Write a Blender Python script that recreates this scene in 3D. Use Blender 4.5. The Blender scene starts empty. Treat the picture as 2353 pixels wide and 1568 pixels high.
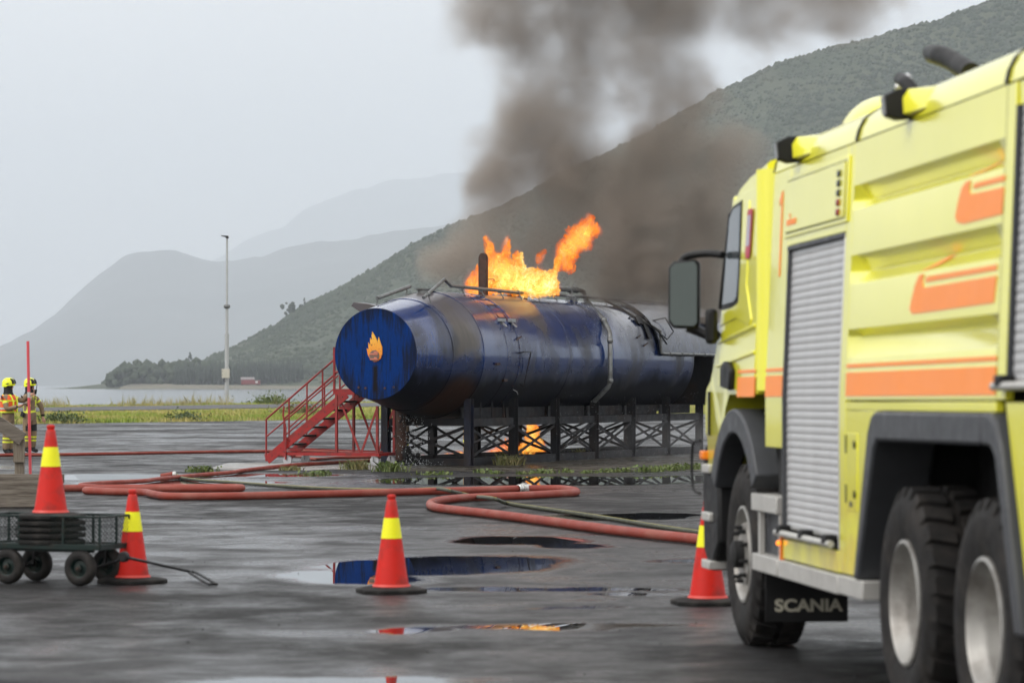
import bpy, bmesh, math, random
import numpy as np
from mathutils import Vector, Matrix
random.seed(7); rng = np.random.default_rng(7)
SC = bpy.context.scene
COL = SC.collection
R = math.radians

# ------------------------------------------------------------------ camera
F, H = 7000.0, 1.70                       # focal length in pixels of a 2352 px wide frame, eye height
AL = math.atan(100 / F)
cd = bpy.data.cameras.new('camera'); cam = bpy.data.objects.new('camera', cd); COL.objects.link(cam)
cam.location = (0, 0, H); cam.rotation_euler = (math.pi / 2 + AL, 0, 0)
cd.sensor_width = 36; cd.lens = F / 2352 * 36; cd.clip_start = 0.5; cd.clip_end = 90000
cd.dof.use_dof = True; cd.dof.focus_distance = 66; cd.dof.aperture_fstop = 3.6
SC.camera = cam

# ------------------------------------------------------------------ sky and sun (overcast)
SUN_EL, SUN_AZ = R(42), R(-115)           # azimuth from +Y, clockwise: high behind the camera on the left
w = bpy.data.worlds.new('World'); SC.world = w; w.use_nodes = True
nt = w.node_tree; nt.nodes.clear()
wo = nt.nodes.new('ShaderNodeOutputWorld'); bg = nt.nodes.new('ShaderNodeBackground')
sky = nt.nodes.new('ShaderNodeTexSky'); sky.sky_type = 'NISHITA'; sky.sun_disc = False
sky.sun_elevation = SUN_EL; sky.sun_rotation = SUN_AZ; sky.dust_density = 4
tc = nt.nodes.new('ShaderNodeTexCoord')
mp = nt.nodes.new('ShaderNodeMapping'); mp.inputs['Scale'].default_value = (1.2, 1.2, 4.0)
nz = nt.nodes.new('ShaderNodeTexNoise'); nz.inputs['Scale'].default_value = 2.2; nz.inputs['Detail'].default_value = 5; nz.inputs['Roughness'].default_value = .5
cr = nt.nodes.new('ShaderNodeValToRGB')
cr.color_ramp.elements[0].position = .3; cr.color_ramp.elements[0].color = (11.6, 11.4, 11.25, 1)
cr.color_ramp.elements[1].position = .7; cr.color_ramp.elements[1].color = (14.6, 14.25, 14.0, 1)
sx = nt.nodes.new('ShaderNodeSeparateXYZ')
ze = nt.nodes.new('ShaderNodeMapRange'); ze.inputs[1].default_value = .1; ze.inputs[2].default_value = .9; ze.inputs[3].default_value = 1.0; ze.inputs[4].default_value = 1.35
mul = nt.nodes.new('ShaderNodeMixRGB'); mul.blend_type = 'MULTIPLY'; mul.inputs[0].default_value = 1
mx = nt.nodes.new('ShaderNodeMixRGB'); mx.inputs[0].default_value = .90
L = nt.links.new
L(tc.outputs['Generated'], mp.inputs[0]); L(mp.outputs[0], nz.inputs['Vector']); L(nz.outputs['Fac'], cr.inputs[0])
L(tc.outputs['Generated'], sx.inputs[0]); L(sx.outputs['Z'], ze.inputs[0])
L(cr.outputs[0], mul.inputs[1]); L(ze.outputs[0], mul.inputs[2])
L(sky.outputs[0], mx.inputs[1]); L(mul.outputs[0], mx.inputs[2]); L(mx.outputs[0], bg.inputs[0])
bg.inputs[1].default_value = .1
L(bg.outputs[0], wo.inputs[0])
ld = bpy.data.lights.new('sun', 'SUN'); ld.energy = 1.5; ld.angle = R(35); ld.color = (1, .97, .93)
sun = bpy.data.objects.new('sun', ld); COL.objects.link(sun)
sd = Vector((math.sin(SUN_AZ) * math.cos(SUN_EL), math.cos(SUN_AZ) * math.cos(SUN_EL), math.sin(SUN_EL)))
sun.rotation_euler = sd.to_track_quat('Z', 'Y').to_euler(); sun.location = (0, 0, 60)
SC.view_settings.view_transform = 'Standard'; SC.view_settings.look = 'None'
SC.view_settings.exposure = .08; SC.view_settings.gamma = 1
SC.cycles.use_denoising = True
SC.cycles.volume_bounces = 1; SC.cycles.max_bounces = 8; SC.cycles.transparent_max_bounces = 24
SC.cycles.volume_step_rate = 2.5; SC.cycles.sample_clamp_indirect = 6

# ------------------------------------------------------------------ helpers
def ray(x, v):
    d = ((x - 1176) / F, 1.0, (784 - v) / F); c, s = math.cos(AL), math.sin(AL)
    return Vector((d[0], c * d[1] - s * d[2], s * d[1] + c * d[2]))
def G(x, v, z=0.0):                       # photo pixel (2352 px frame) -> point on the level z
    r = ray(x, v); return Vector((0, 0, H)) + r * ((z - H) / r.z)
def PY(x, v, Y):                          # photo pixel -> point at depth Y
    r = ray(x, v); return Vector((0, 0, H)) + r * (Y / r.y)

class MB:
    def __init__(s): s.v = []; s.f = []
    def add(s, vs, fs):
        o = len(s.v); s.v += [tuple(p) for p in vs]; s.f += [tuple(i + o for i in f) for f in fs]; return s
    def box(s, c, d, M=None):
        hx, hy, hz = d[0] / 2, d[1] / 2, d[2] / 2
        vs = [Vector((x, y, z)) for z in (-hz, hz) for y in (-hy, hy) for x in (-hx, hx)]
        if M is not None: vs = [M @ p for p in vs]
        c = Vector(c)
        return s.add([p + c for p in vs], [(0, 2, 3, 1), (4, 5, 7, 6), (0, 1, 5, 4), (2, 6, 7, 3), (0, 4, 6, 2), (1, 3, 7, 5)])
    def bb(s, x0, x1, y0, y1, z0, z1):
        return s.box(((x0 + x1) / 2, (y0 + y1) / 2, (z0 + z1) / 2), (x1 - x0, y1 - y0, z1 - z0))
    def bar(s, a, b, wd, hd, up=(0, 0, 1)):
        a, b = Vector(a), Vector(b); d = (b - a); l = d.length; d.normalize()
        u = Vector(up)
        if abs(d.dot(u)) > .98: u = Vector((0, 1, 0))
        sd_ = d.cross(u).normalized(); u2 = sd_.cross(d)
        M = Matrix((sd_, d, u2)).transposed()
        return s.box((a + b) / 2, (wd, l, hd), M)
    def tube(s, pts, r, seg=8, caps=True):
        pts = [Vector(p) for p in pts]; n = len(pts)
        rs = r if isinstance(r, (list, tuple)) else [r] * n
        t0 = (pts[1] - pts[0]).normalized()
        u = t0.orthogonal().normalized(); vs = []; fs = []
        for i, p in enumerate(pts):
            t = ((pts[min(i + 1, n - 1)] - pts[i]).normalized() + (pts[i] - pts[max(i - 1, 0)]).normalized())
            t = t.normalized() if t.length > 1e-6 else t0
            u = (u - t * u.dot(t)).normalized(); w_ = t.cross(u)
            for k in range(seg):
                a = 2 * math.pi * k / seg; vs.append(p + (u * math.cos(a) + w_ * math.sin(a)) * rs[i])
        for i in range(n - 1):
            for k in range(seg):
                k2 = (k + 1) % seg; fs.append((i * seg + k, i * seg + k2, (i + 1) * seg + k2, (i + 1) * seg + k))
        if caps: fs.append(tuple(range(seg - 1, -1, -1))); fs.append(tuple((n - 1) * seg + k for k in range(seg)))
        return s.add(vs, fs)
    def lathe(s, prof, seg=32, o=(0, 0, 0), ax='Z', capa=False, capb=False, a0=0):
        o = Vector(o); vs = []; fs = []; n = len(prof)
        for (r, h) in prof:
            for k in range(seg):
                a = 2 * math.pi * k / seg + a0; c, q = r * math.cos(a), r * math.sin(a)
                vs.append(o + (Vector((c, q, h)) if ax == 'Z' else Vector((q, h, c)) if ax == 'Y' else Vector((h, c, q))))
        for i in range(n - 1):
            for k in range(seg):
                k2 = (k + 1) % seg; fs.append((i * seg + k, i * seg + k2, (i + 1) * seg + k2, (i + 1) * seg + k))
        if capa: fs.append(tuple(range(seg - 1, -1, -1)))
        if capb: fs.append(tuple((n - 1) * seg + k for k in range(seg)))
        return s.add(vs, fs)
    def prism(s, poly, o, U, V, N, d0, d1):          # polygon in the plane (U,V), extruded along N from d0 to d1
        o, U, V, N = Vector(o), Vector(U), Vector(V), Vector(N); n = len(poly)
        if U.cross(V).dot(N) < 0: poly = poly[::-1]
        area = sum(poly[i][0] * poly[(i + 1) % n][1] - poly[(i + 1) % n][0] * poly[i][1] for i in range(n))
        flip = (area * (1 if U.cross(V).dot(N) > 0 else -1)) < 0
        if flip: poly = poly[::-1]
        A = [o + U * p[0] + V * p[1] + N * d0 for p in poly]; B = [o + U * p[0] + V * p[1] + N * d1 for p in poly]
        fs = [tuple(range(n - 1, -1, -1)), tuple(range(n, 2 * n))] + [(i, (i + 1) % n, n + (i + 1) % n, n + i) for i in range(n)]
        return s.add(A + B, fs)
    def ball(s, c, r, seg=10, rings=6):
        rx, ry, rz = r if isinstance(r, (list, tuple)) else (r, r, r); c = Vector(c)
        vs = [c + Vector((0, 0, rz))]; fs = []
        for i in range(1, rings):
            p = math.pi * i / rings
            for k in range(seg):
                a = 2 * math.pi * k / seg; vs.append(c + Vector((rx * math.sin(p) * math.cos(a), ry * math.sin(p) * math.sin(a), rz * math.cos(p))))
        vs.append(c - Vector((0, 0, rz))); e = len(vs) - 1
        for k in range(seg):
            k2 = (k + 1) % seg; fs.append((0, 1 + k, 1 + k2)); fs.append((e, e - seg + k2, e - seg + k))
            for i in range(rings - 2): a = 1 + i * seg; fs.append((a + k, a + seg + k, a + seg + k2, a + k2))
        return s.add(vs, fs)
    def build(s, name, mat, parent=None, smooth=None, bevel=0, seg=2):
        m = bpy.data.meshes.new(name); m.from_pydata(s.v, [], s.f); m.update()
        b = bmesh.new(); b.from_mesh(m); bmesh.ops.recalc_face_normals(b, faces=b.faces); b.to_mesh(m); b.free()
        if smooth is not None:
            m.polygons.foreach_set('use_smooth', [True] * len(m.polygons)); m.set_sharp_from_angle(angle=R(smooth))
        m.materials.append(mat)
        o = bpy.data.objects.new(name, m); COL.objects.link(o)
        if parent: o.parent = parent
        if bevel:
            bv = o.modifiers.new('bevel', 'BEVEL'); bv.width = bevel; bv.segments = seg; bv.limit_method = 'ANGLE'; bv.angle_limit = R(40)
            m.polygons.foreach_set('use_smooth', [True] * len(m.polygons)); m.set_sharp_from_angle(angle=R(60))
            bv.harden_normals = False
        return o
def tag(o, label, cat, group=None, kind=None):
    if label: o['label'] = label
    if cat: o['category'] = cat
    if group: o['group'] = group
    if kind: o['kind'] = kind
    return o
def struct(o): o['kind'] = 'structure'; return o
def root(name, label, cat, loc=(0, 0, 0), rot=(0, 0, 0), group=None):
    o = bpy.data.objects.new(name, None); COL.objects.link(o); o.location = loc; o.rotation_euler = rot; o.empty_display_size = .2
    return tag(o, label, cat, group)
def copy_tree(o, parent=None):
    c = o.copy(); COL.objects.link(c); c.parent = parent
    for ch in list(o.children):
        if ch.name in COL.objects: copy_tree(ch, c)
    return c
def share(o, parent, loc=None, M=None):
    c = o.copy(); COL.objects.link(c); c.parent = parent
    if loc is not None: c.location = loc
    if M is not None: c.matrix_local = M
    return c
def smooth_path(pts, n=8):                # Catmull-Rom
    pts = [Vector(p) for p in pts]; out = []
    for i in range(len(pts) - 1):
        p0, p1, p2, p3 = pts[max(i - 1, 0)], pts[i], pts[i + 1], pts[min(i + 2, len(pts) - 1)]
        for k in range(n):
            t = k / n
            out.append(.5 * ((2 * p1) + (p2 - p0) * t + (2 * p0 - 5 * p1 + 4 * p2 - p3) * t * t + (3 * p1 - p0 - 3 * p2 + p3) * t ** 3))
    return out + [pts[-1]]

# ------------------------------------------------------------------ materials
class NT:
    def __init__(s, name):
        s.m = bpy.data.materials.new(name); s.m.use_nodes = True; s.t = s.m.node_tree
        s.b = s.t.nodes['Principled BSDF']; s.out = s.t.nodes['Material Output']; s._tc = None
    def n(s, typ, **kw):
        x = s.t.nodes.new(typ)
        for k, v in kw.items(): setattr(x, k, v)
        return x
    def L(s, a, b): s.t.links.new(a, b)
    def obj(s):
        if not s._tc: s._tc = s.n('ShaderNodeTexCoord')
        return s._tc.outputs['Object']
    def noise(s, scale, detail=3, rough=.5, vec=None, stretch=None, dist=0):
        v = vec or s.obj()
        if stretch:
            mp = s.n('ShaderNodeMapping'); mp.inputs['Scale'].default_value = stretch; s.L(v, mp.inputs[0]); v = mp.outputs[0]
        x = s.n('ShaderNodeTexNoise'); x.inputs['Scale'].default_value = scale; x.inputs['Detail'].default_value = detail; x.inputs['Roughness'].default_value = rough; x.inputs['Distortion'].default_value = dist
        s.L(v, x.inputs['Vector']); return x.outputs['Fac']
    def mr(s, f, a, b, c=0., d=1., smooth=False):
        x = s.n('ShaderNodeMapRange')
        if smooth: x.interpolation_type = 'SMOOTHSTEP'
        for i, q in enumerate((a, b, c, d)): x.inputs[i + 1].default_value = q
        s.L(f, x.inputs[0]); return x.outputs[0]
    def math(s, op, a, b=None, c=None):
        x = s.n('ShaderNodeMath', operation=op)
        for i, q in enumerate((a, b, c)):
            if q is None: continue
            if isinstance(q, (int, float)): x.inputs[i].default_value = q
            else: s.L(q, x.inputs[i])
        return x.outputs[0]
    def mix(s, f, a, b, bt='MIX'):
        x = s.n('ShaderNodeMixRGB', blend_type=bt)
        for i, q in enumerate((f, a, b)):
            if isinstance(q, (int, float)): x.inputs[i].default_value = q
            elif isinstance(q, (tuple, list)): x.inputs[i].default_value = tuple(q) + ((1,) if len(q) == 3 else ())
            else: s.L(q, x.inputs[i])
        return x.outputs[0]
    def sep(s, v=None):
        x = s.n('ShaderNodeSeparateXYZ'); s.L(v or s.obj(), x.inputs[0]); return x.outputs
    def bump(s, h, strength=.3, dist=.02):
        x = s.n('ShaderNodeBump'); x.inputs['Strength'].default_value = strength; x.inputs['Distance'].default_value = dist
        s.L(h, x.inputs['Height']); s.L(x.outputs[0], s.b.inputs['Normal']); return x
    def ramp(s, f, stops):
        x = s.n('ShaderNodeValToRGB'); e = x.color_ramp.elements
        while len(e) < len(stops): e.new(.5)
        for q, (p, c) in zip(e, stops): q.position = p; q.color = tuple(c) + (1,)
        s.L(f, x.inputs[0]); return x.outputs[0]
    def set(s, **kw):
        for k, v in kw.items():
            i = s.b.inputs[k.replace('_', ' ')]
            if isinstance(v, (int, float)): i.default_value = v
            elif isinstance(v, (tuple, list)): i.default_value = tuple(v) + (1,)
            else: s.L(v, i)
        return s
def plain(name, col, rough=.5, metal=0., var=.12, vs=6., dirt=None, dirt_amt=.3, bump=0., bs=40., rvar=.1, spec=.5):
    a = NT(name)
    f = a.noise(vs, 4, .6)
    lo = tuple(c * (1 - var) for c in col); hi = tuple(min(1, c * (1 + var)) for c in col)
    c = a.mix(a.mr(f, .3, .7), lo, hi)
    if dirt:
        g = a.noise(vs * .6, 6, .65); c = a.mix(a.mr(g, .62 - dirt_amt * .3, .72, 0, 1), c, dirt)
    a.set(Base_Color=c, Metallic=metal, Roughness=a.mr(a.noise(vs * 1.7, 3), .3, .7, max(.03, rough - rvar), min(1, rough + rvar)), Specular_IOR_Level=spec)
    if bump: a.bump(a.noise(bs, 3), bump, .01)
    return a.m
M = {}
def truck_paint():
    a = NT('fluorescent_yellow_paint'); n1 = a.noise(1.2, 4); n2 = a.noise(14, 5, .6)
    c = a.mix(a.mr(n1, .3, .7), (.86, .83, .035), (.92, .88, .05)); c = a.mix(a.mr(n2, .62, .75, 0, .25), c, (.60, .56, .12))
    x, y, z = a.sep(); g = a.noise(5, 6, .7, stretch=(1, 1, .5)); c = a.mix(a.math('MULTIPLY', a.mr(z, 1.45, .6, 0, .8), a.mr(g, .42, .68)), c, (.42, .37, .12)); c = a.mix(a.mr(a.noise(3, 6, .7, stretch=(6, 6, .35)), .60, .78, 0, .30), c, (.55, .50, .10))
    a.set(Base_Color=c, Roughness=.3, Coat_Weight=1.0, Coat_Roughness=a.mr(n2, .3, .7, .06, .16), Coat_IOR=1.55); return a.m
M['truck_yellow'] = truck_paint()
M['orange'] = plain('orange_reflective_film', (.98, .29, .045), .42, var=.03, vs=2, spec=.5, rvar=.03)
M['shutter'] = plain('brushed_aluminium_slat', (.56, .56, .56), .40, .35, var=.05, vs=3)
M['alu'] = plain('aluminium_trim', (.50, .49, .46), .45, .35, var=.08)
M['rim'] = plain('grey_steel_rim', (.40, .39, .365), .42, .4, var=.15, vs=4, dirt=(.14, .125, .11), dirt_amt=.55)
M['tyre'] = plain('tyre_rubber', (.013, .012, .0115), .75, var=.25, vs=9, dirt=(.036, .031, .027), dirt_amt=.5, bump=.25, bs=60, spec=.25)
M['blk'] = plain('black_plastic', (.007, .007, .0075), .5, var=.2, spec=.3)
M['grey_plastic'] = plain('dark_grey_plastic', (.055, .058, .064), .5, var=.1, spec=.4)
M['under'] = plain('chassis_black', (.008, .008, .008), .8, var=.2)
M['chrome'] = plain('bright_steel', (.6, .6, .6), .25, .9, var=.05)
M['cone'] = plain('red_cone_rubber', (.56, .012, .005), .5, var=.06, vs=8, dirt=(.22, .022, .016), dirt_amt=.45, spec=.3)
M['cone_foot'] = plain('cone_hem', (.62, .05, .035), .45, var=.05)
M['collar'] = plain('yellow_reflective_collar', (.84, .82, .012), .4, var=.03, spec=.3)
M['rubber'] = plain('black_rubber_base', (.012, .0115, .011), .8, var=.2, dirt=(.04, .037, .034), dirt_amt=.5, bump=.3, bs=50, spec=.2)
M['hose_red'] = plain('red_rubber_hose', (.22, .036, .022), .55, var=.15, vs=2.5, dirt=(.27, .09, .065), dirt_amt=.45, spec=.35, bump=.2, bs=150)
M['hose_pink'] = M['hose_red']
M['hose_grn'] = plain('olive_hose_jacket', (.040, .042, .022), .6, var=.2)
M['hose_stripe'] = plain('yellow_hose_stripe', (.30, .27, .06), .6)
M['red_paint'] = plain('worn_red_paint', (.27, .006, .005), .42, var=.15, vs=7, dirt=(.07, .02, .015), dirt_amt=.35, bump=.1, bs=30)
M['red_rail'] = plain('faded_red_rail_paint', (.26, .018, .016), .45, var=.15, vs=7, dirt=(.07, .022, .015), dirt_amt=.35)
M['tread'] = plain('dark_tread_steel', (.022, .02, .02), .5, .2, var=.3, bump=.4, bs=80)
M['wheel_grey'] = plain('grey_caster_plastic', (.38, .38, .40), .5)
M['zinc'] = plain('galvanised_steel', (.33, .34, .34), .45, .5, var=.15, vs=12)
M['pipe'] = plain('grey_pipe', (.17, .18, .18), .4, .4, var=.25, vs=8, dirt=(.06, .05, .04), dirt_amt=.4)
M['trestle'] = plain('sooty_blue_black_steel', (.009, .0095, .012), .6, 0., var=.4, vs=3, dirt=(.022, .013, .009), dirt_amt=.5, bump=.15, bs=30, spec=.22)
M['trestle_face'] = plain('sooty_navy_steel', (.010, .013, .028), .5, 0., var=.5, vs=3, dirt=(.022, .015, .012), dirt_amt=.6, bump=.15, bs=30, spec=.3)
M['rust'] = plain('rusty_soot_steel', (.055, .022, .012), .6, .2, var=.5, vs=5, dirt=(.012, .010, .009), dirt_amt=.5)
M['wood'] = None
M['cart'] = plain('dark_green_enamel', (.004, .014, .012), .45, var=.2, dirt=(.04, .02, .012), dirt_amt=.2, spec=.3)
M['tan'] = plain('tan_turnout_cloth', (.22, .155, .092), .85, var=.18, vs=7, bump=.5, bs=25)
M['blkcloth'] = plain('black_cloth', (.012, .012, .013), .85, var=.2)
M['hivis'] = plain('orange_hivis_cloth', (.80, .11, .02), .7, var=.1)
M['refl'] = plain('yellow_reflective_tape', (.72, .78, .04), .5, var=.05)
M['silver'] = plain('silver_reflective_tape', (.45, .45, .42), .5)
M['helmet'] = plain('fluorescent_helmet_shell', (.80, .86, .015), .22, var=.03)
M['skin'] = plain('skin', (.42, .22, .15), .5, var=.08)
M['mast'] = plain('galvanised_mast', (.40, .41, .41), .5, .3, var=.1, vs=1.5)
M['cream'] = plain('cream_cabinet', (.50, .48, .40), .5, var=.05)
M['barn'] = plain('red_barn_boards', (.20, .022, .022), .8, var=.2, vs=.5)
M['barn_roof'] = plain('grey_barn_roof', (.20, .17, .17), .7, var=.1, vs=.5)
M['white'] = plain('white_house_paint', (.72, .72, .70), .7, var=.05, vs=.3)
M['dark_roof'] = plain('dark_roof', (.08, .08, .085), .7, vs=.3)
M['pinkpole'] = plain('faded_red_marker_pole', (.62, .07, .085), .4, var=.05)
M['glass'] = plain('dark_vehicle_glass', (.055, .065, .07), .05, var=.05, rvar=.01, spec=.8)
M['mirror'] = plain('mirror_glass', (.085, .10, .095), .03, 1., var=.01, rvar=.01)  # dark tint stands in for the reflection of a dark hillside
M['red_lens'] = plain('red_lamp_lens', (.25, .010, .012), .2)
M['dark_lens'] = plain('smoked_lamp_lens', (.022, .026, .024), .2)
M['lamp_glass'] = plain('work_lamp_glass', (.16, .16, .16), .15)
M['amber'] = plain('amber_lens', (.85, .22, .02), .25)
M['sticker_r'] = plain('sticker_red', (.45, .04, .07), .5)
M['sticker_w'] = plain('sticker_grey', (.45, .42, .50), .5)
M['letters'] = plain('cream_lettering', (.42, .40, .32), .6)
M['brass'] = plain('steel_coupling', (.5, .5, .48), .3, .8)
a = NT('glowing_side_marker'); a.set(Base_Color=(.9, .25, .02), Emission_Color=(1, .28, .02), Emission_Strength=1.6); M['marker_on'] = a.m

def wood_mat():
    a = NT('weathered_wood'); g = a.noise(3, 5, .6, stretch=(1, 14, 14)); h = a.noise(1.3, 3)
    c = a.mix(a.mr(g, .3, .7), (.06, .045, .034), (.21, .185, .15)); c = a.mix(a.mr(h, .5, .75, 0, .6), c, (.11, .06, .03))
    a.set(Base_Color=c, Roughness=.8); a.bump(g, .4, .01); return a.m
M['wood'] = wood_mat()
def wood2():
    a = NT('grey_brown_timber'); g = a.noise(3, 5, .6, stretch=(14, 14, 1)); h = a.noise(1.3, 3)
    c = a.mix(a.mr(g, .3, .7), (.09, .068, .048), (.22, .19, .145)); c = a.mix(a.mr(h, .45, .7, 0, .5), c, (.09, .05, .025))
    a.set(Base_Color=c, Roughness=.8); a.bump(g, .4, .01); return a.m
M['timber'] = wood2()

def asphalt():
    a = NT('wet_asphalt')
    o = a.obj()
    x, y, z = a.sep()
    # ---- puddles: standing water in shallow dips (centre x, y, half length, half width, rotation)
    P = [(-.70, 28.8, 1.15, 1.9, -.35), (-1.45, 27.0, .62, 1.1, .2), (.05, 33.4, .80, 1.0, .0), (.62, 32.4, .45, .45, 0), (.35, 25.35, 1.2, .34, -.05), (1.3, 24.7, .7, .16, .1),
         (.30, 21.6, 1.05, .30, -.03), (-.75, 21.2, .30, .40, .1), (-.9, 17.5, .9, .35, .1), (.45, 23.4, .4, .12, 0), (-2.0, 15.3, 1.2, .8, .1),
         (-5.8, 53.2, 1.9, 1.5, .2), (-7.2, 56.5, 2.0, 1.8, .1), (-4.6, 57.5, 1.6, 1.1, .2), (.4, 54.2, 3.2, 2.7, .03), (4.2, 55.5, 2.2, 2.0, 0), (-3.9, 63.3, 1.3, 1.4, 0), (1.3, 39.3, 1.1, 1.0, .1), (2.2, 29.5, .9, .6, 0), (1.9, 40.2, .8, .5, 0),
         ]
    wn = a.n('ShaderNodeTexNoise'); wn.inputs['Scale'].default_value = .9; wn.inputs['Detail'].default_value = 5; wn.inputs['Roughness'].default_value = .55; a.L(o, wn.inputs['Vector'])
    sb = a.n('ShaderNodeVectorMath', operation='SUBTRACT'); a.L(wn.outputs['Color'], sb.inputs[0]); sb.inputs[1].default_value = (.5, .5, .5)
    ml = a.n('ShaderNodeVectorMath', operation='MULTIPLY'); a.L(sb.outputs[0], ml.inputs[0]); ml.inputs[1].default_value = (.8, 1.25, 0)
    wv = a.n('ShaderNodeVectorMath', operation='ADD'); a.L(o, wv.inputs[0]); a.L(ml.outputs[0], wv.inputs[1])
    acc = None
    for (cx, cy, rx, ry, rot) in P:
        mp = a.n('ShaderNodeMapping', vector_type='TEXTURE'); mp.inputs['Location'].default_value = (cx, cy, 0); mp.inputs['Rotation'].default_value = (0, 0, rot); mp.inputs['Scale'].default_value = (rx, ry, 1)
        a.L(wv.outputs[0], mp.inputs[0])
        ln = a.n('ShaderNodeVectorMath', operation='LENGTH'); a.L(mp.outputs[0], ln.inputs[0])
        acc = ln.outputs['Value'] if acc is None else a.math('MINIMUM', acc, ln.outputs['Value'])
    pud = a.mr(a.math('ADD', acc, a.math('MULTIPLY', a.math('SUBTRACT', a.noise(5., 5, .65), .5), .22)), 1.08, .86, 0, 1, True)
    film = a.mr(acc, 1.55, .95, 0, 1, True)                 # damp margin round each puddle
    # ---- wet film in broad patches plus small texture
    n1 = a.noise(.13, 5, .6); n2 = a.noise(.9, 8, .68, dist=.4); n3 = a.noise(7., 4, .6); n4 = a.noise(60., 3, .6)
    n5 = a.noise(24., 4, .7)
    wet = a.math('ADD', a.math('MULTIPLY', n1, .5), a.math('MULTIPLY', n2, .5))
    wet = a.math('ADD', wet, a.math('MULTIPLY', a.math('SUBTRACT', n5, .5), .14))
    wet = a.mr(a.math('ADD', wet, a.math('MULTIPLY', a.math('SUBTRACT', a.noise(4.5, 4, .65), .5), .13)), .42, .61, .0, 1.0)
    sheen = None
    for (cx, cy, rx, ry) in ((-1.2, 18.2, 2.0, 1.1), (-.6, 21.2, 1.6, .9), (.9, 21.8, 1.6, .5), (-3.2, 33, 3.5, 4.5), (-7, 54, 5, 5), (1.2, 26, 2., 2.), (-1., 29., 2.2, 3.4), (1.0, 34, 2.2, 3)):
        mp = a.n('ShaderNodeMapping', vector_type='TEXTURE'); mp.inputs['Location'].default_value = (cx, cy, 0); mp.inputs['Scale'].default_value = (rx, ry, 1); a.L(wv.outputs[0], mp.inputs[0])
        ln = a.n('ShaderNodeVectorMath', operation='LENGTH'); a.L(mp.outputs[0], ln.inputs[0])
        sheen = ln.outputs['Value'] if sheen is None else a.math('MINIMUM', sheen, ln.outputs['Value'])
    sheen = a.math('MULTIPLY', a.mr(sheen, 1.25, .5, 0, 1, True), a.mr(n2, .35, .6, .25, 1))
    wet = a.math('MAXIMUM', wet, a.math('MAXIMUM', a.math('MULTIPLY', film, .85), a.math('MULTIPLY', sheen, .9)))
    dry = a.mix(a.mr(n3, .3, .7), (.014, .014, .0145), (.027, .027, .0275))
    dry = a.mix(a.mr(n4, .45, .75, 0, .8), dry, (.046, .045, .0435))
    dry = a.mix(a.mr(n5, .56, .70, 0, .8), dry, (.060, .058, .056)); dry = a.mix(a.mr(n5, .44, .32, 0, .8), dry, (.008, .008, .0085))
    c = a.mix(wet, dry, a.mix(.6, dry, (.008, .008, .009)))
    c = a.mix(pud, c, (.008, .0085, .009))
    ro = a.math('SUBTRACT', .60, a.math('MULTIPLY', wet, .42)); ro = a.math('ADD', ro, a.math('ADD', a.math('MULTIPLY', a.math('SUBTRACT', n3, .5), .16), a.math('MULTIPLY', a.math('SUBTRACT', n5, .5), .20)))
    ro = a.math('MULTIPLY', ro, a.math('SUBTRACT', 1., a.math('MULTIPLY', pud, .97)))
    sp = a.math('ADD', a.math('ADD', .05, a.math('MULTIPLY', wet, .25)), a.math('MULTIPLY', pud, .25))
    a.set(Base_Color=c, Roughness=ro, Specular_IOR_Level=sp)
    hh = a.math('ADD', a.math('MULTIPLY', n4, .5), a.math('MULTIPLY', a.noise(160., 2), .5))
    bp = a.bump(hh, .5, .02)
    a.L(a.math('MULTIPLY', a.math('SUBTRACT', 1., pud), a.math('SUBTRACT', .85, a.math('MULTIPLY', wet, .70))), bp.inputs['Strength'])
    return a.m
M['asphalt'] = asphalt()
a = NT('road_asphalt'); n_ = a.noise(1.5, 4); a.set(Base_Color=a.mix(a.mr(n_, .3, .7), (.045, .045, .047), (.07, .07, .072)), Roughness=.6, Specular_IOR_Level=.25); M['road'] = a.m
a = NT('sea_water'); a.set(Base_Color=(.012, .02, .024), Roughness=.12); a.bump(a.noise(.35, 4, .6, stretch=(.35, 1, 1)), .10, .3); M['sea'] = a.m
def gravel():
    a = NT('wet_gravel_soil'); x, y, z = a.sep(); n1 = a.noise(.8, 5, .6); n2 = a.noise(9, 4, .6); n3 = a.noise(40, 3)
    pale = a.mr(a.math('ADD', x, a.math('MULTIPLY', n1, 1.4)), -1.1, -2.1, 0, 1, True)
    c = a.mix(pale, a.mix(n2, (.018, .014, .010), (.05, .042, .030)), a.mix(n2, (.16, .155, .145), (.30, .29, .27)))
    c = a.mix(a.mr(n3, .5, .75, 0, .6), c, (.025, .03, .012))
    a.set(Base_Color=c, Roughness=a.mr(n1, .4, .6, .12, .7)); a.bump(a.math('ADD', n2, a.math('MULTIPLY', n3, .5)), .7, .03); return a.m
M['gravel'] = gravel()
def soil():
    a = NT('grassy_soil'); n1 = a.noise(.25, 4); n2 = a.noise(2.5, 5, .7)
    c = a.mix(a.mr(n1, .35, .65), (.12, .14, .035), (.22, .18, .08)); c = a.mix(a.mr(n2, .45, .7, 0, .6), c, (.03, .045, .014)); a.set(Base_Color=c, Roughness=.9); return a.m
M['soil'] = soil()
def grass(name, c1, c2, c3, sc=.3):
    a = NT(name); n1 = a.noise(sc, 5, .65); n2 = a.noise(sc * 5, 4, .65)
    c = a.mix(a.mr(n1, .4, .6), c1, c2); c = a.mix(a.mr(n2, .5, .68, 0, .9), c, c3)
    a.set(Base_Color=c, Roughness=.6); return a.m
M['grass'] = grass('bank_grass', (.25, .33, .035), (.44, .37, .12), (.14, .24, .03))
M['straw'] = grass('dry_seed_stalks', (.42, .34, .17), (.32, .31, .13), (.22, .26, .08), 1.)
M['weed'] = grass('weed_leaves', (.075, .125, .018), (.11, .15, .03), (.11, .105, .04), 3.)
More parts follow.
